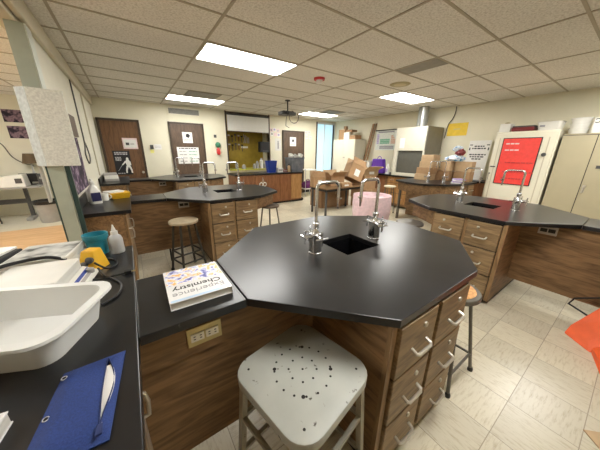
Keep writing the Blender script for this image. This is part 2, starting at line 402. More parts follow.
# window with a lit blind
t = struct(bpy.data.objects.new('window_1', None)); COL.objects.link(t)
b = B(); b.box(WX0, WX1, BY+.09, BY+.10, WZ0, WZ1, 'blindglow'); b.build('blind', t)
b = B(); b.box(WX0-.05, WX0, BY-.02, BY+.12, WZ0, WZ1+.05, 'frame'); b.box(WX1, WX1+.02, BY-.02, BY+.12, WZ0, WZ1+.05, 'screen'); b.box(WX0, WX1, BY-.02, BY+.12, WZ1, WZ1+.05, 'screen'); b.box(WX0, WX1, BY-.02, BY+.12, WZ0-.04, WZ0, 'screen')
b.box(WX0+.42, WX0+.44, BY+.06, BY+.09, WZ0, WZ1, 'screen'); b.build('window_frame', t)

def door(n, x0, x1, top, m, knob_x):
    t = struct(bpy.data.objects.new('door_%d' % n, None)); COL.objects.link(t)
    b = B(); b.box(x0, x0+.05, BY-.05, BY, 0, top, 'frame'); b.box(x1-.05, x1, BY-.05, BY, 0, top, 'frame'); b.box(x0, x1, BY-.05, BY, top-.05, top, 'frame'); b.build('door_frame', t)
    b = B(); b.box(x0+.05, x1-.05, BY-.035, BY-.005, .01, top-.05, m); b.build('door_panel', t)
    b = B(); b.lathe([(.012,0),(.012,.03),(.028,.04),(.03,.055),(.02,.068)], 'alu', M=Matrix.Translation((knob_x, BY-.035, .98)) @ Matrix.Rotation(PI/2,4,'X')); b.build('knob', t)
door(1, -.49, .335, 2.225, 'door', .24)
door(2, .97, 1.85, 2.24, 'doord', 1.05)
door(3, 4.45, 5.36, 2.22, 'doord', 5.2)

# ------------------------------------------------------------------ lights in the ceiling
b_proto = None
def ceiling_light(i, j, label):
    x0 = GX + i*1.2192 + .014; x1 = x0 + 1.2192 - .028; y0 = GY + j*.6096 + .014; y1 = y0 + .6096 - .028
    t = thing('ceiling_light', label, 'ceiling light', ((x0+x1)/2, (y0+y1)/2, CH), 0, 'fluorescent ceiling panels')
    w, d = (x1-x0)/2, (y1-y0)/2
    b = B(); b.box(-w, w, -d, -d+.015, -.012, 0, 'white'); b.box(-w, w, d-.015, d, -.012, 0, 'white'); b.box(-w, -w+.015, -d, d, -.012, 0, 'white'); b.box(w-.015, w, -d, d, -.012, 0, 'white'); b.build('frame', t)
    b = B(); b.box(-w+.015, w-.015, -d+.015, d-.015, -.009, -.001, 'lightpanel'); b.build('diffuser', t)
ceiling_light(0, 1, 'largest lit ceiling panel, the one nearest the camera left of the smoke detector')
ceiling_light(0, 6, 'lit ceiling panel just in front of the wall vent above the grey-brown door')
ceiling_light(3, 1, 'lit ceiling panel between the round stained ceiling speaker and the hood duct')
ceiling_light(3, 6, 'small far lit ceiling panel above the boxes by the blue window')
ceiling_light(0, -4, 'added unseen lit ceiling panel overhead behind the camera over the nearest bench row')  # out of view; added to brighten the room, continuing the panel row spacing
ceiling_light(3, -4, 'added unseen lit ceiling panel behind the camera toward the beige cabinets')  # also unseen, put in for brightness on the same row
ceiling_light(-3, -1, 'added unseen lit ceiling panel in the side room nearest the camera')  # added out of view to lift the dim side room and column wrap
ceiling_light(-3, 5, 'added unseen lit ceiling panel in the side room beyond the column')  # unseen panel added to light the far end of the side room
b = B(); b.box(GX+2*1.2192+.02, GX+2*1.2192+.33, GY-.6096+.02, GY-.02, CH-.004, CH, 'ceilgrey'); tag(b.build('ceiling_patch'), 'grey half-width filler piece in the ceiling grid beside the stained speaker', 'ceiling tile')
for (i, j, lab) in ((0, 5, 'square grey ceiling grille behind the lit panel above the wall vent'), (3, 5, 'square grey ceiling grille beside the small far lit panel')):
    t = thing('ceiling_grille', lab, 'vent', (GX+i*1.2192+.62, GY+j*.6096+.3, CH), 0, 'ceiling air grilles')
    b = B(); b.box(-.33, .33, -.26, .26, -.006, 0, 'hoodgrey'); b.build('plate', t)
    b = B()
    for k in range(8): b.box(-.3, .3, -.23+k*.062, -.2+k*.062, -.014, -.006, 'grey')
    b.build('slats', t)
t = thing('smoke_detector', 'round red and white smoke detector on the ceiling', 'smoke detector', (2.70, 3.36, CH))
b = B(); b.lathe([(.085,-.03),(.09,0)], 'red', seg=20); b.build('base', t)
b = B(); b.lathe([(.02,-.085),(.045,-.075),(.05,-.03)], 'white', seg=16); b.build('strobe', t)
t = thing('ceiling_speaker', 'round yellow-stained ceiling speaker beside a lit panel', 'speaker', (4.03, 2.80, CH))
b = B(); b.lathe([(.10,-.012),(.15,-.012),(.17,0)], 'stain', seg=28); b.build('rim', t)
b = B(); b.lathe([(.05,-.018),(.10,-.012)], 'brass', seg=24); b.build('grille', t)
# wall vent
t = thing('wall_vent', 'long white louvred air vent high on the wall over the grey-brown door', 'vent', (1.40, BY, 2.51))
b = B(); b.box(-.40, .40, -.02, 0, -.09, -.065, 'wall'); b.box(-.40, .40, -.02, 0, .065, .09, 'wall'); b.box(-.40, -.375, -.02, 0, -.09, .09, 'wall'); b.box(.375, .40, -.02, 0, -.09, .09, 'wall'); b.build('frame', t)
b = B(); b.box(-.375, .375, -.006, -.002, -.065, .065, 'ventslot'); b.build('backing', t)
b = B()
for k in range(26): b.box(-.37+k*.029, -.358+k*.029, -.016, -.006, -.065, .065, 'grey')
b.build('louvres', t)
# projector hanging from the ceiling
t = thing('projector', 'ceiling-hung projector with dangling cables in front of the third door', 'projector', (3.20, 5.12, CH))
b = B(); b.lathe([(.015,-.24),(.015,-.02),(.06,-.02),(.06,0)], 'black', seg=14); b.build('mount_pole', t)
b = B(); b.box(-.20, .17, -.10, .10, -.32, -.25, 'darkgrey'); b.box(-.16, .13, -.08, .08, -.25, -.235, 'black'); b.build('body', t, bevel=.02)
b = B(); b.lathe([(.04,0),(.045,.05),(.035,.05)], 'black', M=Matrix.Translation((-.10,-.10,-.285)) @ Matrix.Rotation(PI/2,4,'X')); b.build('lens', t)
b = B(); b.tube(arc((.10,-.36), .13, R(100), R(400), 16, lambda u, w: (u, -.11, w)), .008, 'wire', 6)
b.tube([(-.06,-.08,-.30),(-.11,-.11,-.42),(-.12,-.11,-.56),(-.02,-.10,-.60)], .007, 'wire', 6); b.build('cables', t)

# ------------------------------------------------------------------ lab tables
OCT = [(-.79,.23),(-.79,-.223),(-.36,-.679),(.355,-.679),(.78,-.415),(.84,0),(.78,.415),(.355,.687),(-.34,.687)]
SINK = (-.095, .21, -.14, .135)
def lab_table(label, loc, rz, s, outlet_x, plate='brass'):
    t = thing('lab_table', label, 'lab table', loc, rz, 'octagonal lab tables')
    sx0, sx1, sy0, sy1 = SINK
    poly = [(x, y*s) for x, y in OCT]; hole = [(sx0,sy0*s),(sx1,sy0*s),(sx1,sy1*s),(sx0,sy1*s)]
    b = B(); b.holed(poly, hole, .882, .92, 'top', 'topedge'); b.build('tabletop', t, bevel=.003)
    b = B(); b.box(-1.183, -.794, -.223*s, .23*s, .88, .918, 'top'); b.build('connecting_top', t, bevel=.003)
    b = B(); w = .012
    b.box(sx0-w, sx0, sy0*s-w*s, sy1*s+w*s, .68, .885, 'sink'); b.box(sx1, sx1+w, sy0*s-w*s, sy1*s+w*s, .68, .885, 'sink')
    b.box(sx0, sx1, sy0*s-w*s, sy0*s, .68, .885, 'sink'); b.box(sx0, sx1, sy1*s, sy1*s+w*s, .68, .885, 'sink'); b.box(sx0-w, sx1+w, sy0*s-w, sy1*s+w, .665, .68, 'sink'); sk = b.build('sink_basin', t)
    b = B(); b.lathe([(.03,0),(.03,.004),(.02,.005)], 'alu', (.04, .02*s, .68)); b.build('drain', sk)
    # carcass
    cx0, cx1 = -.385, .305
    b = B(); b.box(cx0, cx0+.02, -.645*s, .645*s, .05, .882, 'oaky'); b.box(cx1-.02, cx1, -.645*s, .645*s, .05, .882, 'oaky'); b.box(cx0+.02, cx1-.02, .60*s, .64*s, .05, .882, 'oak')
    b.box(cx0+.02, cx1-.02, -.60*s, .60*s, .05, .07, 'oak'); b.box(cx0+.02, cx1-.02, -.625*s, -.60*s, .05, .882, 'kick'); b.build('cabinet_body', t)
    b = B(); b.box(cx0+.01, cx1-.01, -.60*s, .6*s, 0, .05, 'kick'); b.build('toe_kick', t)
    b = B()
    b.box(cx0, cx0+.034, -.665*s, -.645*s, .05, .882, 'oakv'); b.box(cx1-.018, cx1, -.665*s, -.645*s, .05, .882, 'oakv'); b.box(-.052, -.023, -.66*s, -.625*s, .05, .882, 'oakv')
    b.build('face_frame', t)
    for (c0, c1) in ((-.345, -.055), (-.020, .283)):
        for (z0, z1) in ((.605, .868), (.33, .593), (.06, .318)):
            b = B(); b.box(c0, c1, -.682*s, -.655*s, z0, z1, 'oakd'); d = b.build('drawer', t, bevel=.004)
            cx = (c0+c1)/2 + .01; zc = z0 + (z1-z0)*.46; y0 = -.682*s; y1 = -.714*s
            b = B(); b.tube([(cx-.058,y0,zc),(cx-.058,y0*.2+y1*.8,zc-.010),(cx-.046,y1,zc-.014),(cx+.046,y1,zc-.014),(cx+.058,y0*.2+y1*.8,zc-.010),(cx+.058,y0,zc)], .0085, 'alu', 8); b.build('pull', d)
            b = B(); b.lathe([(.013,0),(.013,.006),(.009,.009)], 'alu', M=Matrix.Translation((cx+.03, y0, z1-.055)) @ Matrix.Rotation(PI/2*s,4,'X'), seg=14); b.build('lock', d)
    # apron under the bowed end
    ap = [(.31,-.645),(.715,-.385),(.775,0),(.715,.385),(.31,.645)]
    b = B()
    for (x0, y0), (x1, y1) in zip(ap, ap[1:]):
        d = Vector((x1-x0, y1-y0)).normalized(); n = Vector((d.y, -d.x))*.02
        b.prism([(x0, y0*s), (x1, y1*s), (x1-n.x, (y1-n.y)*s), (x0-n.x, (y0-n.y)*s)], .71, .882, 'oak')
    b.build('end_apron', t)
    # panel that links the table to the wall unit
    xl = -1.225 if s > 0 else -1.18
    b = B(); b.box(xl, cx0, -.175*s, -.15*s, .19, .72, 'oak'); b.build('modesty_panel', t)
    b = B(); b.box(xl, cx0, -.185*s, -.15*s, .722, .882, 'oak'); b.build('apron_rail', t)
    if plate != 'brass' and s > 0:
        b = B(); b.tube([(-.84,-.16,0),(-.84,-.16,.2)], .012, 'black', 8); b.build('leg', t)
    b = B(); b.box(-.068, .068, -.191*s, -.185*s, -.043, .043, plate)
    o = b.build('outlet_plate', t, (outlet_x, 0, .805), bevel=.002)
    for dx in (-.029, .029):
        b = B(); b.box(dx-.025, dx+.025, -.196*s, -.19*s, -.018, .018, 'socket' if plate == 'brass' else 'black')
        for e in (-.012, .012):
            for z in (-.006, .006): b.box(dx+e-.004, dx+e+.004, -.1975*s, -.196*s, z-.0015, z+.0015, 'black')
        b.build('socket', o)
    return t
lab_table('nearest large black octagonal lab table with the square stool at its drawers', (1.11,1.07,0), 0, 1, -.97)
lab_table('middle-left black octagonal lab table with a round dark-legged stool at its panel', (1.11,3.77,0), 0, 1, -.59, 'steelbox')
lab_table('far-left black octagonal lab table in front of the two wall doors', (1.11,6.33,0), 0, 1, -.59, 'steelbox')
lab_table('right-hand black octagonal lab table reflecting the red cabinet sheet', (3.49,1.00,0), PI/2, -1, -.585, 'steelbox')

# faucets
def gooseneck(label, loc, rz, proto=None):
    if proto: return dup(proto, loc, rz, label)
    t = thing('lab_faucet', label, 'faucet', loc, rz, 'chrome gooseneck lab faucets')
    b = B(); b.prism(rrect(-.033,.033,-.033,.033,.014,3), 0, .128, 'chrome'); b.lathe([(.042,0),(.042,.008)], 'chrome'); b.lathe([(.026,.128),(.015,.15),(.015,.165),(.021,.166),(.021,.195),(.011,.20)], 'chrome'); b.build('base', t, bevel=.003)
    pts = [(0,0,.17),(0,0,.40)] + arc((.035,.40), .035, PI, PI/2, 6, lambda u, w: (u,0,w)) + arc((.135,.395), .04, PI/2, 0, 6, lambda u, w: (u,0,w)) + [(.175,0,.33)]
    b = B(); b.tube(pts, .0105, 'chrome', 10); sp = b.build('spout', t)
    b = B(); b.tube([(.175,0,.335),(.175,0,.30),(.176,0,.262)], [.012,.009,.005], 'chrome', 10); b.tube([(.165,0,.325),(.20,0,.325)], .007, 'chrome', 8); b.build('nozzle', sp)
    for a in (R(-100), R(80), R(175)):
        c, s_ = math.cos(a), math.sin(a)
        b = B(); b.tube([(c*.03,s_*.03,.108),(c*.080,s_*.080,.113)], .011, 'chrome', 8)
        p = Vector((c*.078, s_*.078, .113)); side = Vector((-s_, c, 0)); up = Vector((0,0,1))
        b.tube([p+side*.042, p-side*.042], .006, 'chrome', 8); b.tube([p+up*.042, p-up*.042], .006, 'chrome', 8); b.build('cross_handle', t)
    return t
f0 = gooseneck('chrome gooseneck faucet left of the sink on the nearest table', (.872,1.075,.92), 0)
gooseneck('chrome gooseneck faucet right of the sink on the nearest table', (1.40,1.045,.92), PI, f0)
gooseneck('left chrome faucet on the middle-left table with the round stool', (.872,3.775,.92), 0, f0)
gooseneck('right chrome faucet on the middle-left table with the round stool', (1.40,3.745,.92), PI, f0)
gooseneck('left chrome faucet on the far-left table in front of the doors', (.872,6.335,.92), 0, f0)
gooseneck('right chrome faucet on the far-left table in front of the doors', (1.40,6.31,.92), PI, f0)
gooseneck('chrome faucet before the brown base on the right-hand table, left of its sink', (3.47,1.31,.92), -PI/2, f0)
gooseneck('chrome faucet before the red sheet on the right-hand table, right of its sink', (3.47,.74,.92), PI/2, f0)

# ------------------------------------------------------------------ left wall counters
def counter(label, y0, y1, splash=True, x0=LX+.004, x1=-.075, handle=.70):
    L_ = y1 - y0
    t = thing('lab_counter', label, 'counter', (0, y0, 0), 0, 'counters along the left wall')
    b = B(); b.box(x0, x1, 0, L_, .882, .92, 'top'); b.build('worktop', t, bevel=.003)
    if splash:
        b = B(); b.box(x0, x0+.025, 0, L_, .92, 1.02, 'topedge'); b.build('backsplash', t, bevel=.003)
    b = B(); b.box(x0+.01, x1-.075, .01, L_-.01, .08, .88, 'oaky'); b.build('body', t)
    b = B(); b.box(x0+.03, x1-.09, .03, L_-.03, 0, .08, 'kick'); b.build('toe_kick', t)
    n = max(2, round(L_/.5))
    for k in range(n):
        a = .02 + k*(L_-.04)/n; c = .02 + (k+1)*(L_-.04)/n - .01
        b = B(); b.box(x1-.074, x1-.054, a, c, .10, .87, 'oakv'); d = b.build('door', t, bevel=.003)
        hy = (1.435 if k == 2 else a + .07) if L_ > 2 else a + .07
        b = B(); b.tube([(x1-.054,hy,handle),(x1-.018,hy,handle-.008),(x1-.012,hy,handle-.05),(x1-.018,hy,handle-.112),(x1-.054,hy,handle-.120)], .0075, 'alu', 8); b.build('handle', d)
    return t
counter('nearest black-topped counter holding the white pan and blue pouch', -.60, 1.84, False, -.80)
counter('second black-topped counter on the left, with the white spray bottle', 3.03, 4.50)
counter('third black-topped counter on the left, carrying the grey printer-like box', 5.62, 7.05)
counter_r = thing('lab_counter', 'black-topped counter at the right edge joined to the right-hand table', 'counter', (0,0,0), 0, None)
b = B(); b.box(2.82, 4.17, -1.2, -.185, .882, .918, 'top'); b.build('worktop', counter_r, bevel=.003)
b = B(); b.box(2.88, 4.12, -1.17, -.80, 0, .88, 'oak'); b.build('body', counter_r)
b = B(); b.box(3.31, 3.335, -.80, -.185, .19, .88, 'oaky'); b.build('modesty_panel', counter_r)

# ------------------------------------------------------------------ stools
def legs(t, top_r, bot_r, z1, r, m, n=4, ring=(.20,), sq=False, a0=PI/4, foot=True):
    for k in range(n):
        a = a0 + 2*PI*k/n; c, s_ = math.cos(a), math.sin(a)
        b = B(); b.tube([(c*bot_r, s_*bot_r, .012), (c*top_r, s_*top_r, z1)], r, m, 8, sq=sq); l = b.build('leg', t)
        if foot:
            b = B(); b.lathe([(r*1.5,0),(r*1.5,.016),(r*1.1,.03)], 'rubber', (c*bot_r, s_*bot_r, 0), 10); b.build('rubber_foot', l)
    for h in ring:
        f = bot_r + (top_r-bot_r)*h/z1
        pts = [(math.cos(a0+2*PI*k/n)*f, math.sin(a0+2*PI*k/n)*f, h) for k in range(n)]
        for k in range(n):
            b = B(); b.tube([pts[k], pts[(k+1) % n]], r*.75, m, 8); b.build('stretcher', t)
# square putty-coloured stool in front
t = thing('metal_stool', 'square putty-painted metal stool with drilled seat in the foreground', 'stool', (.432,.588,0), R(11))
H = .70; a = .207; rr = .085
b = B(); out = rrect(-a,a,-a,a,rr,6)
def ins(d): return rrect(-a+d, a-d, -a+d, a-d, rr-d*.6, 6)
rings = [[(x,y,H-.042) for x,y in ins(.005)], [(x,y,H-.040) for x,y in ins(.001)], [(x,y,H-.007) for x,y in out], [(x,y,H-.002) for x,y in ins(.002)], [(x,y,H) for x,y in ins(.007)]]
b.loft(rings, 'stoolpaint'); pts = [(0,0)] + [(.056*math.cos(2*PI*k/8), .056*math.sin(2*PI*k/8)) for k in range(8)] + [(.112*math.cos(2*PI*k/16+.1), .112*math.sin(2*PI*k/16+.1)) for k in range(16)]
for x, y in pts: b.lathe([(.0046,H-.004),(.0046,H+.0005)], 'darkhole', (x,y,0), 8)
for k in range(4):
    b.lathe([(.0075,H-.004),(.0075,H+.0006)], 'darkhole', (.112*math.cos(PI/4+k*PI/2),.112*math.sin(PI/4+k*PI/2),0), 10); b.lathe([(.005,H-.012),(.005,H+.0006)], 'darkhole', (.215*math.cos(PI/4+k*PI/2),.215*math.sin(PI/4+k*PI/2),0), 8)
b.build('seat', t)
for k in range(4):
    q = PI/4 + k*PI/2; c, s_ = math.cos(q), math.sin(q)
    b = B(); b.tube([(c*.285,s_*.285,.012),(c*.235,s_*.235,H-.03)], .0125, 'stoolleg', sq=True); l = b.build('leg', t)
    b = B(); b.lathe([(.02,0),(.02,.02)], 'rubber', (c*.285,s_*.285,0), 10); b.build('rubber_foot', l)
for h, m in ((.22,'stoolleg'),(.44,'stoolleg')):
    f = .285-.05*h/H
    for k in range(4):
        q = PI/4+k*PI/2; p = (math.cos(q)*f, math.sin(q)*f, h); q2 = q+PI/2; p2 = (math.cos(q2)*f, math.sin(q2)*f, h)
        b = B(); b.tube([p,p2], .009, m, sq=True); b.build('stretcher', t)
for q in (PI/4, 3*PI/4):
    b = B(); b.tube([(math.cos(q)*.23,math.sin(q)*.23,H-.05),(-math.cos(q)*.23,-math.sin(q)*.23,H-.05)], .009, 'stoolleg', sq=True); b.build('seat_brace', t)
def round_stool(label, loc, r, H, seatm, rimm, legm, rz=0, spread=.235, ring=(.20,), lr=.0115):
    t = thing('round_stool', label, 'stool', loc, rz)
    b = B(); b.lathe([(r-.012,H-.035),(r,H-.03),(r,H-.008),(r-.006,H-.001),(r-.02,H)] , rimm, seg=32); s_ = b.build('seat', t)
    if rimm != seatm:
        b = B(); b.lathe([(r-.03,H-.004),(r-.03,H+.002),(r-.04,H+.004)], seatm, seg=28); b.build('seat_disc', s_)
    legs(t, r-.045, spread, H-.03, lr, legm, ring=ring)
    return t
round_stool('round tan-seated stool with dark bronze legs beside the middle-left table panel', (.435,3.19,0), .172, .69, 'stoolseat', 'stoolseat', 'stooldark', .3, .22, (.16,.28), .015)
round_stool('round dark-seated stool tucked under the right end of the middle-left table', (1.745,3.36,0), .155, .70, 'seatbrown', 'seatbrown', 'stoolgrey', .3, .2, (.18,))
round_stool('grey-rimmed stool with an orange seat disc behind the nearest table drawers', (1.64,.555,0), .168, .67, 'seatcork', 'stoolgrey', 'stoolgrey', 0, .245, (.15,))
round_stool('low grey metal stool at the left end of the right-hand table', (2.87,1.60,0), .165, .67, 'seatgrey', 'seatgrey', 'stoolgrey', .5, .23)
round_stool('small cream-topped stool beside the far-right table with cardboard boxes', (5.36,3.66,0), .145, .72, 'seatcream', 'seatcream', 'stoolgrey', .2, .17)

# ------------------------------------------------------------------ things on the nearest counter and table
Z = .92
def rz_(a): return Matrix.Rotation(a, 4, 'Z')
# textbook lying upside down to the viewer
t = thing('textbook', 'thick white chemistry textbook with watercolour cover beside the octagonal table', 'book', (.164,1.078,Z), R(-1))
w, d = .124, .147
b = B(); b.box(-w+.003, w-.004, -d+.004, d-.004, .003, .031, 'pages'); b.build('page_block', t)
b = B(); b.box(-w, w, -d, d, 0, .003, 'coverwhite'); b.box(w-.003, w, -d, d, .003, .031, 'coverwhite'); b.box(-w, w, -d, d, .031, .0342, 'coverwhite'); cv = b.build('cover', t)
b = B(); b.box(-w+.004, w-.004, -.005, d-.004, .0342, .0345, 'coverart'); b.build('cover_picture', cv)
b = B(); b.box(-w+.004, w-.03, -d+.004, -d+.018, .0342, .0345, 'coverblue'); b.build('cover_band', cv)
text('Experience', .048, 'inkgrey', 'title_lettering', cv, (-.002,-.092,.0344), (0,0,PI), 1.0)
text('Chemistry', .048, 'ink', 'title_lettering', cv, (-.002,-.045,.0344), (0,0,PI), 1.0, bold=.0006)
# white pan
t = thing('plastic_tub', 'large white rectangular plastic dish pan on the near counter', 'tub', (-.397,1.040,Z), R(-25))
b = B()
def rr3(hx, hy, r, z): return [(x, y, z) for x, y in rrect(-hx, hx, -hy, hy, r, 6)]
rings = [rr3(.185,.125,.05,.0), rr3(.205,.147,.06,.10), rr3(.208,.150,.06,.108), rr3(.228,.170,.07,.110), rr3(.230,.172,.07,.104), rr3(.232,.174,.07,.104), rr3(.231,.173,.07,.113), rr3(.205,.147,.06,.1135), rr3(.202,.144,.055,.10), rr3(.182,.122,.045,.006)]
b.loft(rings, 'whitepan'); b.build('basin', t)
b = B(); b.tube(arc((.10,.0),.014,0,2*PI,16,lambda u,w: (u,w,.0068)), .0012, 'grey', 6, cap=False); b.build('recycling_ring', t)
# blue pouch
t = thing('zip_pouch', 'navy blue zip pouch with two metal grommets, paper showing in its open zip', 'pouch', (-.285,.535,Z))
b = B(); nx, ny = 12, 16
def q_(u, v):
    a = Vector((0,0)).lerp(Vector((.149,-.010)), u); c = Vector((.035,.262)).lerp(Vector((.177,.265)), u)
    p = a.lerp(c, v); return (p.x, p.y)
def hgt(u, v):
    e = min(u, 1-u, v, 1-v); return .004 + .015*min(1, e*6)**.7 * (.4 if u < .14 else 1) + .0022*math.sin(v*9+u*5)*(e > .05)
def slit(v):
    u8 = .86 - .14*min(1, max(0, (v-.13)/.83)); k = max(0, min(1, (v-.15)/.81))
    return u8 - .012*math.sin(k*PI), u8 + .012 + .125*math.sin(min(1, k*1.05)**1.2*PI)*(1 if .15 < v < .97 else 0)
rows = []
for j in range(ny+1):
    v = j/ny; u8, u10 = slit(v)
    us = [i/8*u8 for i in range(9)] + [(u8+u10)/2, u10, (u10+1)/2, 1]
    rows.append([(*q_(u, v), hgt(u, v)) for u in us])
for j in range(ny):
    for i in range(nx):
        if i in (8, 9) and 2 <= j < ny-1: continue
        b.face([rows[j][i], rows[j][i+1], rows[j+1][i+1], rows[j+1][i]], 'navy').smooth = True
        b.face([(*p[:2], .001) for p in (rows[j+1][i], rows[j+1][i+1], rows[j][i+1], rows[j][i])], 'navy')
edge = rows[0] + [r[-1] for r in rows[1:]] + rows[-1][::-1][1:] + [r[0] for r in rows[::-1]][1:-1]
for p, q in zip(edge, edge[1:]+edge[:1]): b.face([(*p[:2], .001), (*q[:2], .001), q, p], 'navy')
bmesh.ops.remove_doubles(b.bm, verts=b.bm.verts[:], dist=.0002); b.build('cloth_body', t)
b = B(); lo = [rows[j] for j in range(2, ny-2)]
for z in (.0125,):
    for r0, r1 in zip(lo, lo[1:]): b.face([(r0[8][0]-.004,r0[8][1],z), (r0[10][0]+.002,r0[10][1],z), (r1[10][0]+.002,r1[10][1],z), (r1[8][0]-.004,r1[8][1],z)], 'paper')
b.build('papers_inside', t, solid=.004)
b = B()
for i in (8, 10): b.tube([(rows[j][i][0], rows[j][i][1], rows[j][i][2]+.001) for j in range(2, ny)], .0016, 'navyd', 6)
b.build('zip', t)
b = B(); x, y = rows[2][8][:2]; b.box(x-.004, x+.008, y-.026, y, .017, .022, 'navyd'); b.build('zip_pull', t, bevel=.002)
b = B(); b.tube([(*q_(.14, k/8), hgt(.139, k/8)+.0012) for k in range(9)], .0014, 'navyd', 6); b.build('fold_seam', t)
for v in (.90, .47):
    x, y = q_(.065, v); z = hgt(.065, v)
    b = B(); b.lathe([(.0042,z-.002),(.0050,z+.0015),(.0066,z+.0015),(.0074,z-.001)], 'silver', (x,y,0), 18, cap0=False, cap1=False); g = b.build('grommet', t)
    b = B(); b.lathe([(.0046,z-.002),(.0046,z+.0008)], 'darkhole', (x,y,0), 14); b.build('eyelet_hole', g)
# white box with pale blue top at the lower left
t = thing('book', 'white-edged book with pale blue cover at the corner beside the blue pouch', 'book', (-.445,.575,Z), R(-9))
b = B(); b.box(-.10, .10, -.14, .14, .003, .032, 'pages'); b.build('page_block', t)
b = B(); b.box(-.102, .102, -.142, .142, 0, .003, 'coverwhite'); b.box(-.102, .102, -.142, .142, .032, .0345, 'coverwhite'); c = b.build('cover', t)
b = B(); b.box(-.095, .088, -.02, .138, .0345, .0348, 'coverblue'); b.build('cover_picture', c)
# balances
def balance(label, loc, rz, top, stripe=True):
    t = thing('lab_balance', label, 'balance', loc, rz, 'electronic balances on the near counter')
    b = B(); b.hexa([(-.125,-.14,.012),(.125,-.14,.012),(.125,.14,.012),(-.125,.14,.012)], [(-.12,-.135,.07),(.12,-.135,.07),(.12,.135,.07),(-.12,.135,.07)], 'balance'); b.build('casing', t, bevel=.006)
    b = B(); b.prism(rrect(-.115,.125,-.13,.13,.012,3), .070, .098, 'balance'); pl = b.build('weighing_platform', t, bevel=.004)
    cw = .185 if stripe else .145
    b = B(); b.box(-.108,.118,-.123,.123,.098,.0985, top); b.build('plate_top', pl)
    b = B(); b.hexa([(.126,-.135,.010),(cw,-.135,.010),(cw,.135,.010),(.126,.135,.010)], [(.126,-.13,.054),(cw-.007,-.13,.026),(cw-.007,.13,.026),(.126,.13,.054)], 'balance'); cp = b.build('control_panel', t, bevel=.003)
    if stripe:
        M = Matrix.Translation((.152,0,.0405)) @ Matrix.Rotation(R(28.3),4,'Y')
        b = B(); b.box(-.010,.004,-.12,.12,0,.0012,'blue', M=M); b.build('blue_stripe', cp)
        b = B(); b.box(.008,.022,-.11,.11,0,.0012,'grey', M=M); b.build('keypad', cp)
        b = B(); b.lathe([(.016,0),(.016,.02),(.012,.022)], 'grey', (.165,.09,.028), 16); b.build('knob', cp)
    for x in (-.1,.1):
        for y in (-.11,.11):
            b = B(); b.lathe([(.012,0),(.012,.014)], 'rubber', (x,y,0), 10); b.build('foot', t)
    return t
balance('white electronic balance just behind the white pan, blue-striped controls', (-.425,1.385,Z), R(-9), 'balance')
balance('rear white electronic balance with a stained plate beside the teal container', (-.440,1.690,Z), R(-9), 'balplate', False)
t = thing('instrument_case', 'black slim case with a white lid at the far left counter edge', 'case', (-.68,1.70,Z), R(-16))
b = B(); b.box(-.09,.085,-.16,.16,0,.095,'black'); b.build('body', t, bevel=.006)
b = B(); b.box(-.092,.065,-.162,.162,.095,.108,'white'); b.build('lid', t, bevel=.004)
# yellow tap and cords
t = thing('power_adapter', 'yellow power tap with round dark plugs beside the white balances', 'power tap', (-.245,1.56,Z), R(-30))
b = B(); b.hexa([(-.045,-.06,0),(.045,-.06,0),(.045,.05,0),(-.045,.05,0)], [(-.04,-.015,.105),(.02,-.015,.105),(.02,.045,.105),(-.04,.045,.105)], 'yellow'); b.build('housing', t, bevel=.006)
for x, z in ((-.012,.035),(.012,.058)):
    b = B(); b.lathe([(.017,0),(.017,.022),(.012,.026)], 'darkgrey', M=Matrix.Translation((x,-.045+z*.35,z)) @ Matrix.Rotation(R(70),4,'X')); b.build('plug', t)
def cord(label, pts, r=.005, name='electric_cable', m='rubber'):
    b = B(); P = [Vector(p) for p in pts]; out = []
    for i in range(len(P)-1):
        p0, p1, p2, p3 = P[max(i-1,0)], P[i], P[i+1], P[min(i+2,len(P)-1)]
        for k in range(6):
            s = k/6; out.append(.5*((2*p1)+(p2-p0)*s+(2*p0-5*p1+4*p2-p3)*s*s+(3*p1-p0-3*p2+p3)*s**3))
    b.tube(out+[P[-1]], r, m, 8); return tag(b.build(name), label, 'cord')
zc = Z+.006
o = cord('black cord curving from the front balance to beside the white pan', [(-.225,1.50,Z+.02),(-.20,1.43,zc),(-.16,1.36,zc),(-.132,1.30,zc),(-.126,1.235,zc),(-.145,1.175,zc),(-.190,1.135,zc)])
cord('black cord looping beside the yellow power tap', [(-.235,1.50,Z+.055),(-.19,1.50,Z+.01),(-.155,1.54,zc),(-.155,1.60,zc),(-.175,1.64,zc),(-.20,1.65,zc)])
o = cord('black cord with a plug reaching the counter edge', [(-.235,1.375,Z+.02),(-.21,1.385,zc),(-.16,1.395,zc),(-.115,1.395,zc)], .0035)
b = B(); b.box(-.115,-.085,1.383,1.407,Z,Z+.018,'rubber'); b.tube([(-.086,1.39,Z+.009),(-.068,1.39,Z+.009)], .002, 'brass', 6); b.tube([(-.086,1.40,Z+.009),(-.068,1.40,Z+.009)], .002, 'brass', 6); b.build('plug', o)
cord('thick black cable lying across the two white balances', [(-.62,1.46,1.0),(-.56,1.50,1.03),(-.48,1.535,1.034),(-.40,1.55,1.028),(-.34,1.55,1.0)], .008, 'electric_cable')
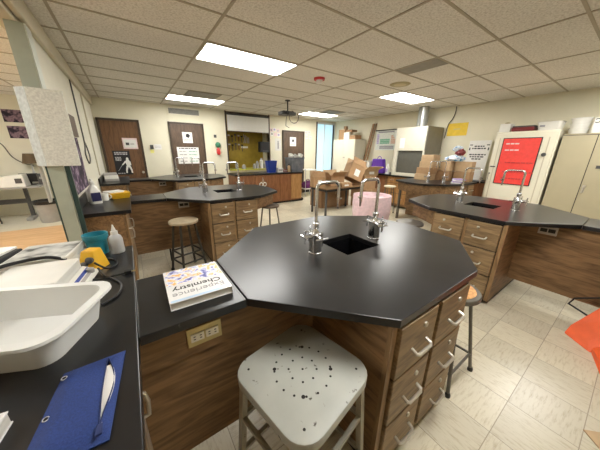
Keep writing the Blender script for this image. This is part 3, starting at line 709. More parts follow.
# teal container and squeeze bottle
t = thing('tub', 'teal plastic tub behind the white balances', 'tub', (-.245,1.80,Z), 0)
b = B(); b.lathe([(.048,0),(.052,.085),(.056,.087),(.056,.10),(.062,.10),(.062,.125),(.056,.125),(.05,.09),(.045,.006)], 'teal', seg=28); b.build('bowl', t)
t = thing('squeeze_bottle', 'translucent squeeze bottle with pointed cap at the counter end', 'bottle', (-.150,1.755,Z), 0)
b = B(); b.lathe([(.033,0),(.036,.006),(.036,.085),(.030,.105),(.016,.118),(.016,.125)], 'liquid', seg=24); b.build('bottle_body', t)
b = B(); b.lathe([(.0185,.118),(.0185,.137),(.012,.141),(.006,.165),(.003,.178)], 'white', seg=18); b.build('spout_cap', t)
# second counter
t = thing('spray_bottle', 'white jug-shaped bottle with dark navy label on the second counter', 'bottle', (-.405,3.62,Z), .4)
b = B(); b.loft([rr3(.055,.042,.03,0), rr3(.057,.045,.03,.01), rr3(.057,.045,.03,.15), rr3(.036,.032,.025,.19), rr3(.02,.02,.0199,.22)], 'white'); b.build('bottle_body', t)
b = B(); b.box(-.045,.045,-.0475,-.045,.03,.13,'navylabel'); b.build('label', t)
b = B(); b.lathe([(.024,.22),(.024,.255),(.012,.26),(.012,.285)], 'white', seg=18); b.build('cap', t)
t = thing('mug', 'small white mug beside the navy-labelled bottle', 'mug', (-.335,3.78,Z))
b = B(); b.lathe([(.042,0),(.046,.09),(.043,.09),(.039,.006)], 'white', seg=22); b.build('cup', t)
b = B(); b.tube(arc((.045,.045), .025, -PI/2, PI/2, 8, lambda u, w: (u,0,w)), .006, 'white', 8); b.build('handle', t)
t = thing('box', 'pale box standing behind the white jug-shaped bottle', 'box', (-.455,3.86,Z), .1)
b = B(); b.box(-.05,.05,-.09,.09,0,.13,'white'); b.build('carton', t, bevel=.004)
t = thing('tray', 'yellow tray with papers stacked on it beside the mug', 'tray', (-.19,3.91,Z), .25)
b = B(); b.hexa([(-.09,-.09,0),(.09,-.09,0),(.09,.09,0),(-.09,.09,0)], [(-.11,-.11,.075),(.11,-.11,.075),(.11,.11,.075),(-.11,.11,.075)], 'yellow'); b.build('tray_body', t, bevel=.004)
o = thing('paper_pile', 'loose white papers lying on the yellow tray', 'papers', (-.235,3.93,Z+.075), .35)
b = B(); b.box(-.10,.08,-.08,.08,0,.010,'paper'); b.box(-.09,.09,-.07,.09,.010,.015,'paper', M=rz_(.12)); b.build('sheets', o)
t = thing('lab_instrument', 'grey boxy instrument with sloped keypad on the third counter', 'instrument', (-.37,6.25,Z), .1)
b = B(); b.hexa([(-.12,-.16,0),(.12,-.16,0),(.12,.16,0),(-.12,.16,0)], [(-.11,-.10,.13),(.11,-.10,.13),(.11,.15,.15),(-.11,.15,.15)], 'grey'); b.build('casing', t, bevel=.01)
b = B(); b.box(-.11,.11,-.003,.0,-.035,.04,'white', M=Matrix.Translation((0,-.131,.075)) @ Matrix.Rotation(R(-23),4,'X')); b.build('keypad', t)
# paper wrap around the column
t = thing('foam_wrap', 'pale speckled foam sheet wrapped round the green column', 'wrap', (LX-.06,3.03,1.385))
b = B(); h = .61
po = [(-.115,.24),(-.070,-.02),(.0,-.085),(.215,-.055),(.215,-.03),(.006,-.058),(-.05,-.008),(-.092,.24)]
b.prism(po[:2]+[po[6],po[7]], -.32, h, 'white'); b.build('side_flap', t, bevel=.003)
b = B(); b.prism([po[1],po[2],po[5],po[6]], 0, h, 'foamfold'); b.build('folded_edge', t, bevel=.003)
b = B(); b.prism([po[2],po[3],po[4],po[5]], 0, h, 'foam'); b.build('front_sheet', t, bevel=.003)
# left wall: posters and cords
t = thing('poster', 'purple and black space poster on the left wall behind the column', 'poster', (LX+.002,4.05,1.05))
b = B(); b.box(0,.004,-.70,.36,0,.62,'galaxy'); b.build('print', t)
t = thing('picture', 'plain brown panel on the left wall above the space poster', 'picture', (LX+.002,4.1,1.68))
b = B(); b.box(0,.02,-.55,.36,0,.25,'doord'); b.build('panel', t)
cord('grey cable hanging in a loop from the left wall top', [(LX+.012,5.0,2.47),(LX+.012,5.0,2.2),(LX+.012,4.98,1.9),(LX+.012,4.95,1.62),(LX+.012,4.78,1.45),(LX+.012,4.95,1.32),(LX+.012,5.18,1.40),(LX+.012,5.1,1.55),(LX+.012,4.97,1.64)], .009, 'wall_cable', 'wire')
cord('thin pale conduit running down the left wall near the corner', [(LX+.012,6.0,2.47),(LX+.012,6.0,1.8),(LX+.012,6.0,1.05)], .011, 'conduit', 'beam')

# ------------------------------------------------------------------ back wall papers
def sheet(name, label, cat, x0, x1, z0, z1, m='paper', y=BY, group=None, t_=.003):
    o = thing(name, label, cat, ((x0+x1)/2, y, (z0+z1)/2), 0, group); w, h = (x1-x0)/2, (z1-z0)/2
    b = B(); b.box(-w, w, -t_, 0, -h, h, m); b.build('sheet', o); return o, w, h
def bars(o, w, h, rows, m='ink', y=-.0045, x0=-.8, x1=.8, hh=.25, seed=1):
    rnd = random.Random(seed); b = B()
    for z in rows:
        x = x0*w
        while x < x1*w - .02*w:
            l = min(rnd.uniform(.1,.32)*w, x1*w-x); b.box(x, x+l, y, -.003, z*h-hh*.1*h, z*h+hh*.1*h, m); x += l+.06*w
    return b.build('lettering', o)
DY = BY-.035
o, w, h = sheet('poster', 'black poster with a white figure holding a stick on the left brown door', 'poster', -.315, .02, .93, 1.50, 'ink', DY)
bars(o, w, h, (.85,.72), 'silver', hh=.5); bars(o, w, h, (.45,.33,.22), 'silver', x1=-.1, hh=.45, seed=3); bars(o, w, h, (-.88,), 'silver', x1=.1, hh=.4, seed=4)
b = B(); b.sphere((.10,-.012,.10), .026, 'paper', sc=(1,.35,1.1)); b.loft([[(.10+x*.9,-.012+y*.2,z) for x, y in rrect(-q,q,-q,q,q*.45,2)] for z, q in ((.08,.03),(.02,.055),(-.06,.04),(-.10,.055))], 'paper')
for s in (-1,1): b.tube([(.10+s*.025,-.012,-.09),(.10+s*.05,-.012,-.17),(.10+s*.055,-.012,-.245)], [.024,.018,.016], 'paper', 8)
b.tube([(.06,-.012,.04),(.01,-.012,-.02),(-.02,-.012,-.05)], [.017,.013,.012], 'paper', 8); b.tube([(.14,-.012,.03),(.15,-.012,-.06)], [.017,.012], 'paper', 8); b.build('white_figure', o)
b = B(); b.tube([(.03,-.012,.02),(-.12,-.012,-.19)], .004, 'silver', 6); b.build('stick', o)
o, w, h = sheet('notice', 'pink-bordered notice on the left brown door above the black poster', 'notice', -.075, .225, 1.545, 1.80, 'pink', DY)
b = B(); b.box(-w*.85,w*.85,-.005,-.003,-h*.75,h*.75,'paper'); b.build('white_panel', o)
b = B(); b.box(-.09,-.02,-.0065,-.005,-.04,.02,'darkgrey'); b.box(0,.08,-.0065,-.005,-.02,.0,'grey'); b.build('printed_logo', o)
o, w, h = sheet('notice', 'small white notice with a dark emblem on the grey-brown door', 'notice', 1.28, 1.53, 1.72, 2.0, 'paper', DY)
b = B(); b.lathe([(.06,0),(.06,.002)], 'ink', M=Matrix.Translation((.01,-.003,.05)) @ Matrix.Rotation(PI/2,4,'X'), seg=5); b.build('emblem', o); bars(o, w, h, (-.35,-.6), 'grey', hh=.6)
o, w, h = sheet('notice_board', 'wide white printed chart across the grey-brown door', 'chart', 1.10, 1.66, 1.17, 1.61, 'paper', DY)
bars(o, w, h, (.85,), 'ink', hh=.5); bars(o, w, h, (.5,.1,-.3,-.7), 'grey', x1=-.15, hh=.5, seed=5); bars(o, w, h, (.5,.1,-.3,-.7), 'green', x0=.05, hh=.4, seed=6)
o, w, h = sheet('notice', 'white sheet with a dark blot taped to the third door', 'notice', 4.74, 5.0, 1.71, 2.01, 'paper', DY)
b = B(); b.lathe([(.05,0),(.05,.002)], 'darkgrey', M=Matrix.Translation((0,-.003,.03)) @ Matrix.Rotation(PI/2,4,'X'), seg=7); b.build('emblem', o); bars(o, w, h, (-.6,), 'grey', hh=.6)
YW = BY
o, w, h = sheet('wall_control', 'black and white wall control beside the left brown door', 'thermostat', .485, .56, 1.55, 1.65, 'darkgrey', YW, t_=.03)
o, w, h = sheet('notice', 'small white paper strip beside the black wall control', 'notice', .575, .745, 1.54, 1.67, 'paper', YW); bars(o, w, h, (.3,-.2), 'grey', hh=.6)
sheet('sticky_note', 'yellow note below the black wall control', 'note', .475, .56, 1.45, 1.53, 'note', YW)
o, w, h = sheet('wall_switch', 'small dark switch high on the wall right of the grey-brown door', 'switch', 2.13, 2.2, 1.89, 1.97, 'darkgrey', YW, t_=.02)
t = thing('wall_ornament', 'green and red ornament hanging beside the hatch', 'ornament', (2.215,BY-.03,1.56))
b = B(); b.sphere((0,-.02,.13), .08, 'greendecor', sc=(1,.45,1)); b.build('green_bow', t, bevel=.0)
b = B(); b.lathe([(.04,-.15),(.06,-.10),(.055,-.0),(.02,.05)], 'red', (0,-.015,0), 14); b.build('red_bell', t)
for k, (x, z) in enumerate(((4.03,2.20),(4.15,2.22),(4.28,2.19),(4.05,2.08),(4.18,2.07),(4.31,2.06))):
    o, w, h = sheet('paper_note', '%s of the papers pinned between the hatch and the third door' % ['top-left','top-middle','top-right','lower-left','lower-middle','lower-right'][k], 'paper', x-.055, x+.055, z-.055, z+.055, 'paper' if k % 2 else 'pink', YW, 'papers pinned right of the hatch')
    b = B(); b.box(-w*.6,w*.5,-.005,-.003,-h*.5,h*.5,['grey','lilac','silver','grey','pink','lilac'][k]); b.build('print', o)
o, w, h = sheet('poster', 'pale poster with a dark standing shape left of the third door', 'poster', 4.16, 4.40, 1.55, 1.95, 'screen', YW)
b = B(); b.box(-.03,.03,-.005,-.003,-.14,.06,'grey'); b.lathe([(.03,0),(.03,.002)], 'grey', M=Matrix.Translation((0,-.003,.09)) @ Matrix.Rotation(PI/2,4,'X'), seg=12); b.build('print', o)
for k, (x, z) in enumerate(((5.47,2.18),(5.6,2.2),(5.5,2.04),(5.66,2.03))):
    o, w, h = sheet('paper_note', '%s sheet pinned between the third door and the blue window' % ['upper-left','upper-right','lower-left','lower-right'][k], 'paper', x-.06, x+.06, z-.06, z+.06, 'paper', YW, 'papers pinned right of the third door')
    bars(o, w, h, (.4,0,-.4), 'grey', hh=.8, seed=k)
# hatch contents
t = thing('projection_screen', 'white roller screen pulled down over the top of the hatch', 'screen', ((AX0+AX1)/2, BY-.01, AZ1))
b = B(); b.box(-.68,.69,-.012,-.009,-.50,-.03,'screen'); b.build('cloth', t)
b = B(); b.tube([(-.69,0,-.03),(.69,0,-.03)], .028, 'darkgrey', 12); b.build('roller', t)
b = B(); b.box(-.67,.67,-.02,-.002,-.515,-.495,'frame'); b.build('bottom_bar', t)
YP = BY+.6
kinds = ['hammer','pliers','wrench','shears']
tools = []
for r_, zt in enumerate((2.02, 1.74)):
    for k in range(6):
        tools.append((2.66+k*.11, zt - (k % 3)*.02, k))
pos = ['first','second','third','fourth','fifth','sixth','seventh','eighth']
for n, (x, z, k) in enumerate(tools):
    t = thing('hand_tool', '%s dark tool from the left in the %s row on the yellow pegboard' % (pos[k], 'upper' if n < 6 else 'lower'), 'tool', (x, YP, z), 0, 'tools on the yellow pegboard')
    b = B(); b.tube([(0,-.02,0),(0,-.02,-.17-.02*(k%2))], .011, ['wire','maroon','darkgrey'][n % 3], 8); b.build('handle', t)
    b = B(); b.box(-.03,.03,-.035,-.005,-.01,.03,['darkgrey','steelbox','kick'][k % 3]); b.build('head', t)
t = thing('lab_clamp', 'cluster of silver glassware clamps hanging at the pegboard middle', 'clamp', (3.36, YP, 1.86))
for k in range(4):
    b = B(); b.tube([(-.08+k*.055,-.02,.2-k*.03),(-.06+k*.05,-.05,.05),(-.09+k*.06,-.03,-.08)], .010, 'silver', 8); b.build('clamp_arm', t)
o, w, h = sheet('label_strip', 'white strip label on the yellow pegboard', 'label', 3.18, 3.42, 1.62, 1.68, 'paper', YP)
t = thing('towel_dispenser', 'black paper towel dispenser at the right side of the hatch', 'dispenser', (3.72, BY-.02, 1.49))
b = B(); b.loft([[(x,y,z) for x,y in rrect(-.17,.17,-.12,.10,.05,4)] for z in (0,.33)], 'black'); b.build('casing', t, bevel=.02)
b = B(); b.box(-.1,.1,-.124,-.118,.0,.06,'darkgrey'); b.build('paper_slot', t)
for k, (x, h, r) in enumerate(((3.42,.16,.05),(3.53,.24,.055),(3.68,.34,.06),(3.80,.18,.05),(3.05,.14,.06),(2.80,.20,.04))):
    t = thing('jar', '%s on the yellow hatch ledge' % ['short leftmost grey jar of the right cluster','second grey jar of the right cluster','tall pale bottle','small right-hand jar','wide grey jar standing alone','slim grey jar farthest left'][k], 'jar', (x, BY+.12, AZ0), 0, 'jars on the hatch ledge')
    b = B(); b.lathe([(r,0),(r,h*.75),(r*.5,h*.85)], 'white' if k == 2 else 'grey', seg=14); b.build('jar_body', t)
    b = B(); b.lathe([(r*.55,h*.85),(r*.55,h)], 'silver', seg=12); b.build('lid', t)

# ------------------------------------------------------------------ teacher's bench
t = thing('demonstration_bench', 'long reddish-brown demonstration bench below the hatch', 'bench', (2.45,6.22,0))
b = B(); b.box(-.22,2.0,-.03,.65,.88,.92,'top'); b.build('worktop', t, bevel=.003)
b = B(); b.box(-.20,1.95,0,.62,.06,.88,'red_oak'); b.build('body', t)
b = B(); b.box(.05,1.95,.03,.6,0,.06,'kick'); b.build('toe_kick', t)
for (a, c) in ((.35,1.13),(1.15,1.53),(1.55,1.94)):
    b = B(); b.box(a,c,-.016,0,.10,.85,'red_oak' if c < 1.6 else 'pale_oak'); b.build('front_panel', t, bevel=.002)
b = B(); b.lathe([(.05,-.015),(.05,.015)], 'black', M=Matrix.Translation((1.98,.03,.05)) @ Matrix.Rotation(PI/2,4,'X'), seg=14); b.build('caster', t)
t = thing('hanging_hose', 'pair of pale looped hoses hanging on the bench front', 'hose', (3.02,6.20,.62))
for s in (-1,1):
    b = B(); b.tube(arc((s*.055,0), .05, 0, 2*PI, 12, lambda u, w: (u,-.02,w)), .012, 'white', 8); b.build('loop', t)
b = B(); b.tube([(-.03,-.02,.05),(0,-.02,.2),(.03,-.02,.05)], .008, 'beam', 6); b.build('hanger', t)
ZB = .92; YB = 6.45
t = thing('bucket', 'dark blue plastic bucket on the demonstration bench', 'bucket', (3.44,YB,ZB))
b = B(); b.loft([rr3(.11,.1,.03,0), rr3(.15,.13,.04,.33), rr3(.155,.135,.04,.34), rr3(.14,.12,.035,.335), rr3(.1,.09,.03,.02)], 'blue'); b.build('tub', t)
for k, (x, w, h, m) in enumerate(((3.69,.09,.13,'paper'),(3.87,.08,.08,'maroon'))):
    t = thing('bench_box', ['small white carton right of the blue bucket','low maroon box right of the blue bucket'][k], 'box', (x, YB-.05, ZB))
    b = B(); b.box(-w,w,-.08,.08,0,h,m); b.build('carton', t, bevel=.006)
    b = B(); b.box(-w*.8,w*.8,-.081,-.08,h*.3,h*.7,'grey'); b.build('label', t)
t = thing('soap_bottle', 'slim tan bottle with black pump left of the clear bin', 'bottle', (3.98,YB-.14,ZB))
b = B(); b.lathe([(.045,0),(.045,.17),(.02,.2)], 'cardlight', seg=16); b.build('bottle_body', t)
b = B(); b.lathe([(.02,.2),(.02,.24)], 'black', seg=12); b.tube([(0,0,.24),(0,0,.27),(0,-.06,.27)], .008, 'black', 6); b.build('pump', t)
t = thing('storage_bin', 'clear grey plastic bin heaped with white cups on the bench end', 'bin', (4.28,YB,ZB))
b = B(); b.loft([rr3(.21,.17,.03,0), rr3(.25,.2,.03,.40), rr3(.26,.21,.03,.41), rr3(.26,.21,.03,.43), rr3(.235,.185,.03,.425), rr3(.2,.16,.03,.01)], 'bluegrey'); b.build('bin_body', t)
for k, (x, z) in enumerate(((-.18,.47),(.0,.46),(.17,.47))):
    t = thing('foam_cup', '%s white cup lying in the clear bin' % ['left-hand','middle','right-hand'][k], 'cup', (4.28+x,YB-.03,ZB+z-.06), 0, 'cups heaped in the clear bin')
    b = B(); b.lathe([(.06,0),(.085,.12),(.08,.12),(.055,.01)], 'white', M=rz_(k) @ Matrix.Rotation(.5,4,'X'), seg=16); b.build('cup_body', t)
t = thing('utility_cart', 'small white two-tier cart between the bench and the blue window', 'cart', (5.15,6.9,0))
for z in (.25,.9):
    b = B(); b.box(-.25,.25,-.2,.2,z,z+.03,'white'); b.build('shelf', t)
for x in (-.23,.23):
    for y in (-.18,.18):
        b = B(); b.tube([(x,y,0),(x,y,.95)], .012, 'silver', 8); b.build('post', t)
t = thing('bag', 'dark purple bag on the low shelf right of the bench', 'bag', (5.15,6.9,.28))
b = B(); b.loft([rr3(.2,.15,.08,0), rr3(.23,.17,.1,.10), rr3(.17,.12,.08,.2), rr3(.05,.05,.03,.25)], 'plum'); b.build('cloth_body', t)
b = B(); b.tube(arc((0,.22), .08, 0, PI, 8, lambda u, w: (u,0,w)), .012, 'plum', 6); b.build('handle', t)

# ------------------------------------------------------------------ boxes, cart and bin in the middle
def open_box(label, loc, rz, w, d, h, tilt=0, name='cardboard_box', m='card', flaps=(1,1,1,1), ang=(35,50,40,60), label_on=True, group=None):
    t = thing(name, label, 'box', loc, rz, group); t.rotation_euler = (tilt, 0, rz) if not isinstance(tilt, tuple) else (*tilt, rz)
    k = .006
    b = B(); b.box(-w,w,-d,d,0,k,m); b.box(-w,w,-d,-d+k,k,h,m); b.box(-w,w,d-k,d,k,h,m); b.box(-w,-w+k,-d+k,d-k,k,h,m); b.box(w-k,w,-d+k,d-k,k,h,m); b.build('walls', t)
    F = [(-d,0),(d,PI),(-w,-PI/2),(w,PI/2)]
    for q, (e, a) in enumerate(F):
        if not flaps[q]: continue
        L = w if q < 2 else d; D = min(d, .2)
        M = rz_(a) @ Matrix.Translation((0, -(d if q < 2 else w), h)) @ Matrix.Rotation(R(ang[q]),4,'X')
        b = B(); b.box(-L+.004,L-.004,-.006,0,0,D,'cardlight' if q % 2 else m, M=M); b.build('flap', t)
    if label_on:
        b = B(); b.box(-w*.3,w*.4,-d-.002,-d,h*.25,h*.7,'paper'); b.build('shipping_label', t)
    return t
def shut_box(label, loc, rz, w, d, h, m='card', lab=True, name='cardboard_box', group=None):
    t = thing(name, label, 'box', loc, rz, group)
    b = B(); b.box(-w,w,-d,d,0,h,m); b.build('carton', t, bevel=.004)
    b = B(); b.box(-w,w,-.02,.02,h,h+.001,'cardlight'); b.box(-.02,.02,-d-.001,-d,h*.75,h,'cardlight'); b.build('tape', t)
    if lab:
        b = B(); b.box(-w*.5,w*.3,-d-.002,-d,h*.2,h*.6,'paper'); b.build('shipping_label', t)
    return t
t = thing('side_table', 'small table on dark blue-grey legs piled with open cardboard boxes', 'table', (3.72,4.24,0))
b = B(); b.box(0,1.36,0,.66,.655,.68,'oak'); b.build('tabletop', t, bevel=.004)
b = B(); b.box(.03,1.33,.03,.63,.60,.655,'kick'); b.build('apron', t)
for x in (.06,1.30):
    for y in (.06,.60):
        b = B(); b.tube([(x,y,.02),(x,y,.655)], .02, 'darkgrey', sq=True); l = b.build('leg', t)
        b = B(); b.lathe([(.028,0),(.028,.03)], 'black', (x,y,0), 10); b.build('foot', l)
open_box('open cardboard box with a white label, leftmost on the small table', (3.84,4.72,.68), R(-18), .155, .14, .25, ang=(-20,20,-35,-30))
open_box('middle open cardboard box on the small table, flaps folded out', (4.37,4.68,.68), R(-4), .22, .15, .25, ang=(40,20,45,40), label_on=False)
shut_box('flat cardboard box with a white label at the front of the small table', (4.45,4.36,.68), R(-4), .17, .09, .10)
open_box('big tilted open cardboard box, its flap raised highest of the pile', (4.89,4.58,.80), R(-22), .21, .19, .40, (R(-12), R(24)), ang=(-20,0,-35,-15))
shut_box('dark brown cardboard box on the floor under the small table', (4.72,5.22,0), R(-4), .50, .28, .50, 'cardin', False)
shut_box('large brown cardboard box on the floor right of the small table', (5.50,4.60,0), R(4), .26, .25, .52, 'card', False)
shut_box('second brown cardboard box stacked right of the small table', (5.48,4.60,.52), R(-5), .23, .22, .38, 'card', False)
open_box('wide pale open carton crowning the stack right of the small table', (5.53,4.58,.90), R(-12), .24, .2, .16, m='cardlight', ang=(60,65,20,70))
# bin
t = thing('trash_can', 'tall bin with a pale pink liner behind the nearest table', 'trash can', (2.95,2.30,0))
b = B(); b.lathe([(.20,0),(.24,.80),(.255,.81),(.255,.84),(.235,.84),(.19,.02)], 'red', seg=28); b.build('bin_body', t)
b = B(); prof = []
rings = []
for z, r in ((.50,.265),(.56,.275),(.66,.278),(.78,.282),(.90,.284),(.912,.280),(.90,.262),(.86,.25)):
    rings.append([( (r+.008*math.sin(k*5.1+z*20)*(1 if z < .8 else .4))*math.cos(2*PI*k/44), (r+.008*math.sin(k*5.1+z*20)*(1 if z < .8 else .4))*math.sin(2*PI*k/44), z + (.012*math.sin(k*1.9) if z < .52 else 0)) for k in range(44)])
b.loft(rings, 'pinkbag', False, True); b.build('bin_liner', t)

# ------------------------------------------------------------------ far-right table
t = thing('lab_table', 'far-right black-topped lab table stacked with cardboard cartons', 'lab table', (0,0,0))
b = B(); b.prism([(5.10,3.35),(4.86,2.95),(4.86,2.55),(5.20,2.22),(5.60,2.10),(6.28,2.10),(6.28,3.2),(6.04,3.2),(6.04,3.35)], .882, .92, 'top'); b.build('tabletop', t, bevel=.003)
ap = [(5.14,3.30),(4.91,2.93),(4.91,2.57),(5.23,2.27),(5.61,2.15),(6.27,2.15)]; b = B()
for (x0, y0), (x1, y1) in zip(ap, ap[1:]):
    d = Vector((x1-x0, y1-y0)).normalized(); n = Vector((-d.y, d.x))*.02; b.prism([(x0,y0),(x1,y1),(x1+n.x,y1+n.y),(x0+n.x,y0+n.y)], .70, .882, 'oak')
b.build('apron', t)
b = B(); b.box(5.62,6.02,2.62,3.3,.02,.88,'oaky'); b.build('cabinet_body', t)
b = B(); b.box(5.95,6.25,2.13,2.15,.62,.86,'oakd'); d = b.build('drawer', t, bevel=.004)
b = B(); b.tube([(6.03,2.13,.74),(6.03,2.10,.74),(6.17,2.10,.74),(6.17,2.13,.74)], .008, 'alu', 8); b.build('pull', d)
for (x, y) in ((5.14,3.22),(5.30,2.35)):
    b = B(); b.tube([(x,y,0),(x,y,.72)], .022, 'stoolgrey', sq=True); b.build('leg', t)
gooseneck('chrome faucet on the far-right table in front of the carton stack', (5.35,2.72,.92), R(-60), f0)
gooseneck('second chrome faucet on the far-right table nearer the purple packets', (5.62,2.52,.92), R(120), f0)
for k in range(4):
    shut_box('%s carton of the tall stack on the far-right table' % ['lowest','second lowest','second highest','topmost'][k], (5.72+.01*k,3.0-.02*k,.92+k*.142), R([3,-4,6,1][k]), .16, .17-.012*k, .14, 'cardlight' if k != 1 else 'card', False, group='cartons on the far-right table')
for k, (x, y, z, l) in enumerate(((6.02,2.72,.92,'lower-left carton of the double stack below the plastic bags'),(6.02,2.72,1.14,'upper-left carton of the double stack below the plastic bags'),(6.16,2.36,.92,'lower-right carton of the double stack below the plastic bags'),(6.16,2.36,1.14,'upper-right carton of the double stack below the plastic bags'))):
    shut_box(l, (x,y,z), R(k*2-3), .12, .165, .21, 'cardlight' if k % 2 else 'card', False, group='cartons on the far-right table')
t = thing('plastic_bag', 'crumpled blue and white plastic bag on the carton stack', 'bag', (6.05,2.55,1.36))
b = B(); rnd = random.Random(3)
def lump(b, prof, n, sy, m, jr=.3):
    b.loft([[((r*(1+jr*rnd.uniform(-1,1)))*math.cos(2*PI*k/n), (r*sy*(1+jr*rnd.uniform(-1,1)))*math.sin(2*PI*k/n), z+rnd.uniform(-.012,.012)*(z > .01)) for k in range(n)] for z, r in prof], m)
lump(b, ((.0,.09),(.03,.13),(.07,.13),(.10,.09),(.125,.03)), 18, 1.5, 'bluebag'); b.build('crumpled_film', t)
t = thing('plastic_bag', 'brown and white crumpled bundle standing on top of the blue bag', 'bag', (6.05,2.46,1.48))
b = B(); lump(b, ((0,.05),(.05,.09),(.10,.07),(.14,.04)), 14, 1.0, 'maroon', .35); b.build('crumpled_paper', t)
b = B(); b.M = Matrix.Translation((.0,.07,.08)); lump(b, ((0,.03),(.05,.08),(.10,.07),(.13,.02)), 14, 1.1, 'bluebag', .4); b.build('white_wrapper', t)
for k in range(4):
    t = thing('paper_packet', '%s purple packet in the pile at the far-right table corner' % ['lowest','second','third','topmost'][k], 'packet', (5.66+.015*k,2.28-.01*k,.92+k*.022), R(20+7*k), 'purple packets on the far-right table')
    b = B(); b.box(-.13,.13,-.09,.09,0,.02,'lilac' if k % 2 else 'paper'); b.build('wrapper', t, bevel=.003)
    b = B(); b.box(-.10,.10,-.0905,-.09,.004,.016,'purple'); b.build('label', t)

# ------------------------------------------------------------------ right wall
t = thing('base_counter', 'dark-topped wall counter under the fume hood', 'counter', (0,0,0))
b = B(); b.box(6.08,RX-.004,3.24,5.75,.88,.92,'topedge'); b.build('worktop', t, bevel=.003)
b = B(); b.box(6.14,RX-.004,3.28,4.38,.05,.88,'oaky'); b.box(6.14,RX-.004,4.38,5.70,.05,.88,'red_oak'); b.build('body', t)
for y in (3.66,3.98):
    for (z0,z1) in ((.70,.86),(.42,.68),(.12,.40)):
        b = B(); b.box(6.115,6.14,y,y+.30,z0,z1,'pale_oak'); d = b.build('drawer', t, bevel=.003)
        b = B(); b.tube([(6.115,y+.1,(z0+z1)/2),(6.09,y+.1,(z0+z1)/2),(6.09,y+.2,(z0+z1)/2),(6.115,y+.2,(z0+z1)/2)], .007, 'alu', 8); b.build('pull', d)
# fume hood
t = thing('fume_hood', 'tall cream fume hood with a dark sash opening on the right wall', 'fume hood', (0,0,.92))
hy0, hy1 = 3.30, 4.16
b = B(); b.hexa([(6.10,hy0,.66),(6.12,hy0,.66),(6.12,hy1,.66),(6.10,hy1,.66)], [(6.10,hy0,1.24),(6.12,hy0,1.24),(6.12,hy1,1.24),(6.10,hy1,1.24)], 'hoodcream'); b.build('front_panel', t, bevel=.004)
b = B(); b.box(6.10,6.85,hy0-.01,hy0+.02,0,1.24,'hoodgrey'); b.build('side_panel', t)
b = B(); b.box(6.12,6.85,hy1-.02,hy1,0,1.24,'hoodcream'); b.box(6.12,6.85,hy0+.02,hy1-.02,1.20,1.24,'hoodcream'); b.box(6.80,6.85,hy0+.02,hy1-.02,0,1.2,'hoodgrey'); b.build('cabinet_shell', t)
b = B(); b.box(6.09,6.13,hy1-.10,hy1,0,.66,'hoodcream'); b.box(6.09,6.13,hy0,hy0+.05,0,.66,'hoodcream'); b.box(6.08,6.13,hy0,hy1,0,.08,'hoodcream'); b.build('sash_frame', t)
b = B(); b.box(6.14,6.15,hy0+.05,hy1-.10,.08,.66,'hoodglass'); b.build('sash', t)
b = B(); b.box(6.095,6.10,hy1-.28,hy1-.14,.72,.98,'paper'); b.build('instruction_sheet', t)
b = B(); b.lathe([(.125,1.24),(.125,CH-.92-.005)], 'duct', (6.42,3.66,0), 28); b.lathe([(.14,1.24),(.14,1.27)], 'duct', (6.42,3.66,0), 28); b.build('duct', t)
cord('black cable running down the wall beside the fume hood', [(6.885,3.10,2.64),(6.885,3.10,2.5),(6.88,3.14,2.35),(6.88,3.22,2.22),(6.88,3.26,1.9)], .010, 'wall_cable', 'black')
# items on the counter left of the hood
t = thing('tote_bag', 'purple tote bag on the wall counter left of the hood', 'bag', (6.3,4.78,.92))
b = B(); b.hexa([(-.12,-.22,0),(.12,-.22,0),(.12,.22,0),(-.12,.22,0)], [(-.09,-.16,.42),(.09,-.16,.42),(.09,.2,.42),(-.09,.2,.42)], 'purple'); b.build('cloth_body', t, bevel=.03)
b = B(); b.tube(arc((0,.42), .07, 0, PI, 8, lambda u, w: (0,u,w)), .012, 'purple', 6); b.build('handle', t)
t = thing('storage_bin', 'white plastic bin beside the purple tote bag', 'bin', (6.32,5.25,.92))
b = B(); b.loft([rr3(.13,.17,.03,0), rr3(.15,.2,.03,.33), rr3(.16,.21,.03,.34), rr3(.14,.19,.03,.335), rr3(.12,.16,.03,.02)], 'white'); b.build('tub', t)
t = thing('bottle', 'pale bottle standing between the purple tote and the hood', 'bottle', (6.25,4.42,.92))
b = B(); b.lathe([(.055,0),(.055,.2),(.025,.25),(.025,.29)], 'white', seg=16); b.build('bottle_body', t)
b = B(); b.box(-.058,-.05,-.035,.035,.06,.15,'lilac'); b.build('label', t)
t = thing('base_cabinet', 'brown base cabinet carrying the white sign beside the cream cabinet', 'cabinet', (6.45,2.42,0))
b = B(); b.box(0,.44,-.42,.34,.885,.92,'topedge'); b.build('worktop', t, bevel=.003)
b = B(); b.box(.03,.44,-.40,.32,0,.885,'red_oak'); b.build('body', t)
# periodic table chart
t = thing('wall_chart', 'periodic table chart hanging on the right wall left of the hood', 'chart', (RX-.003,5.08,1.60))
b = B(); b.box(-.004,0,-.40,.38,0,.60,'periodic'); b.build('sheet', t)
b = B(); b.tube([(-.01,-.42,.61),(-.01,.40,.61)], .016, 'black', 8); b.build('hanging_rod', t)
b = B()
cols = {'green': [(c, r) for c in range(3,12) for r in range(3,6)], 'salmon': [(c, r) for c in range(13,17) for r in range(1,6) if c-r < 14], 'lilac': [(c, r) for c in range(0,2) for r in range(0,6)], 'inkgrey': [(c, r) for c in range(3,16) for r in (7,8)]}
for m, cells in cols.items():
    for c, r in cells: b.box(-.006,-.004, .33-c*.041-.034, .33-c*.041, .50-r*.052-.043, .50-r*.052, m)
b.build('element_cells', t)
b = B(); b.box(-.006,-.004,-.30,.30,.535,.575,'inkgrey'); b.build('header_band', t)
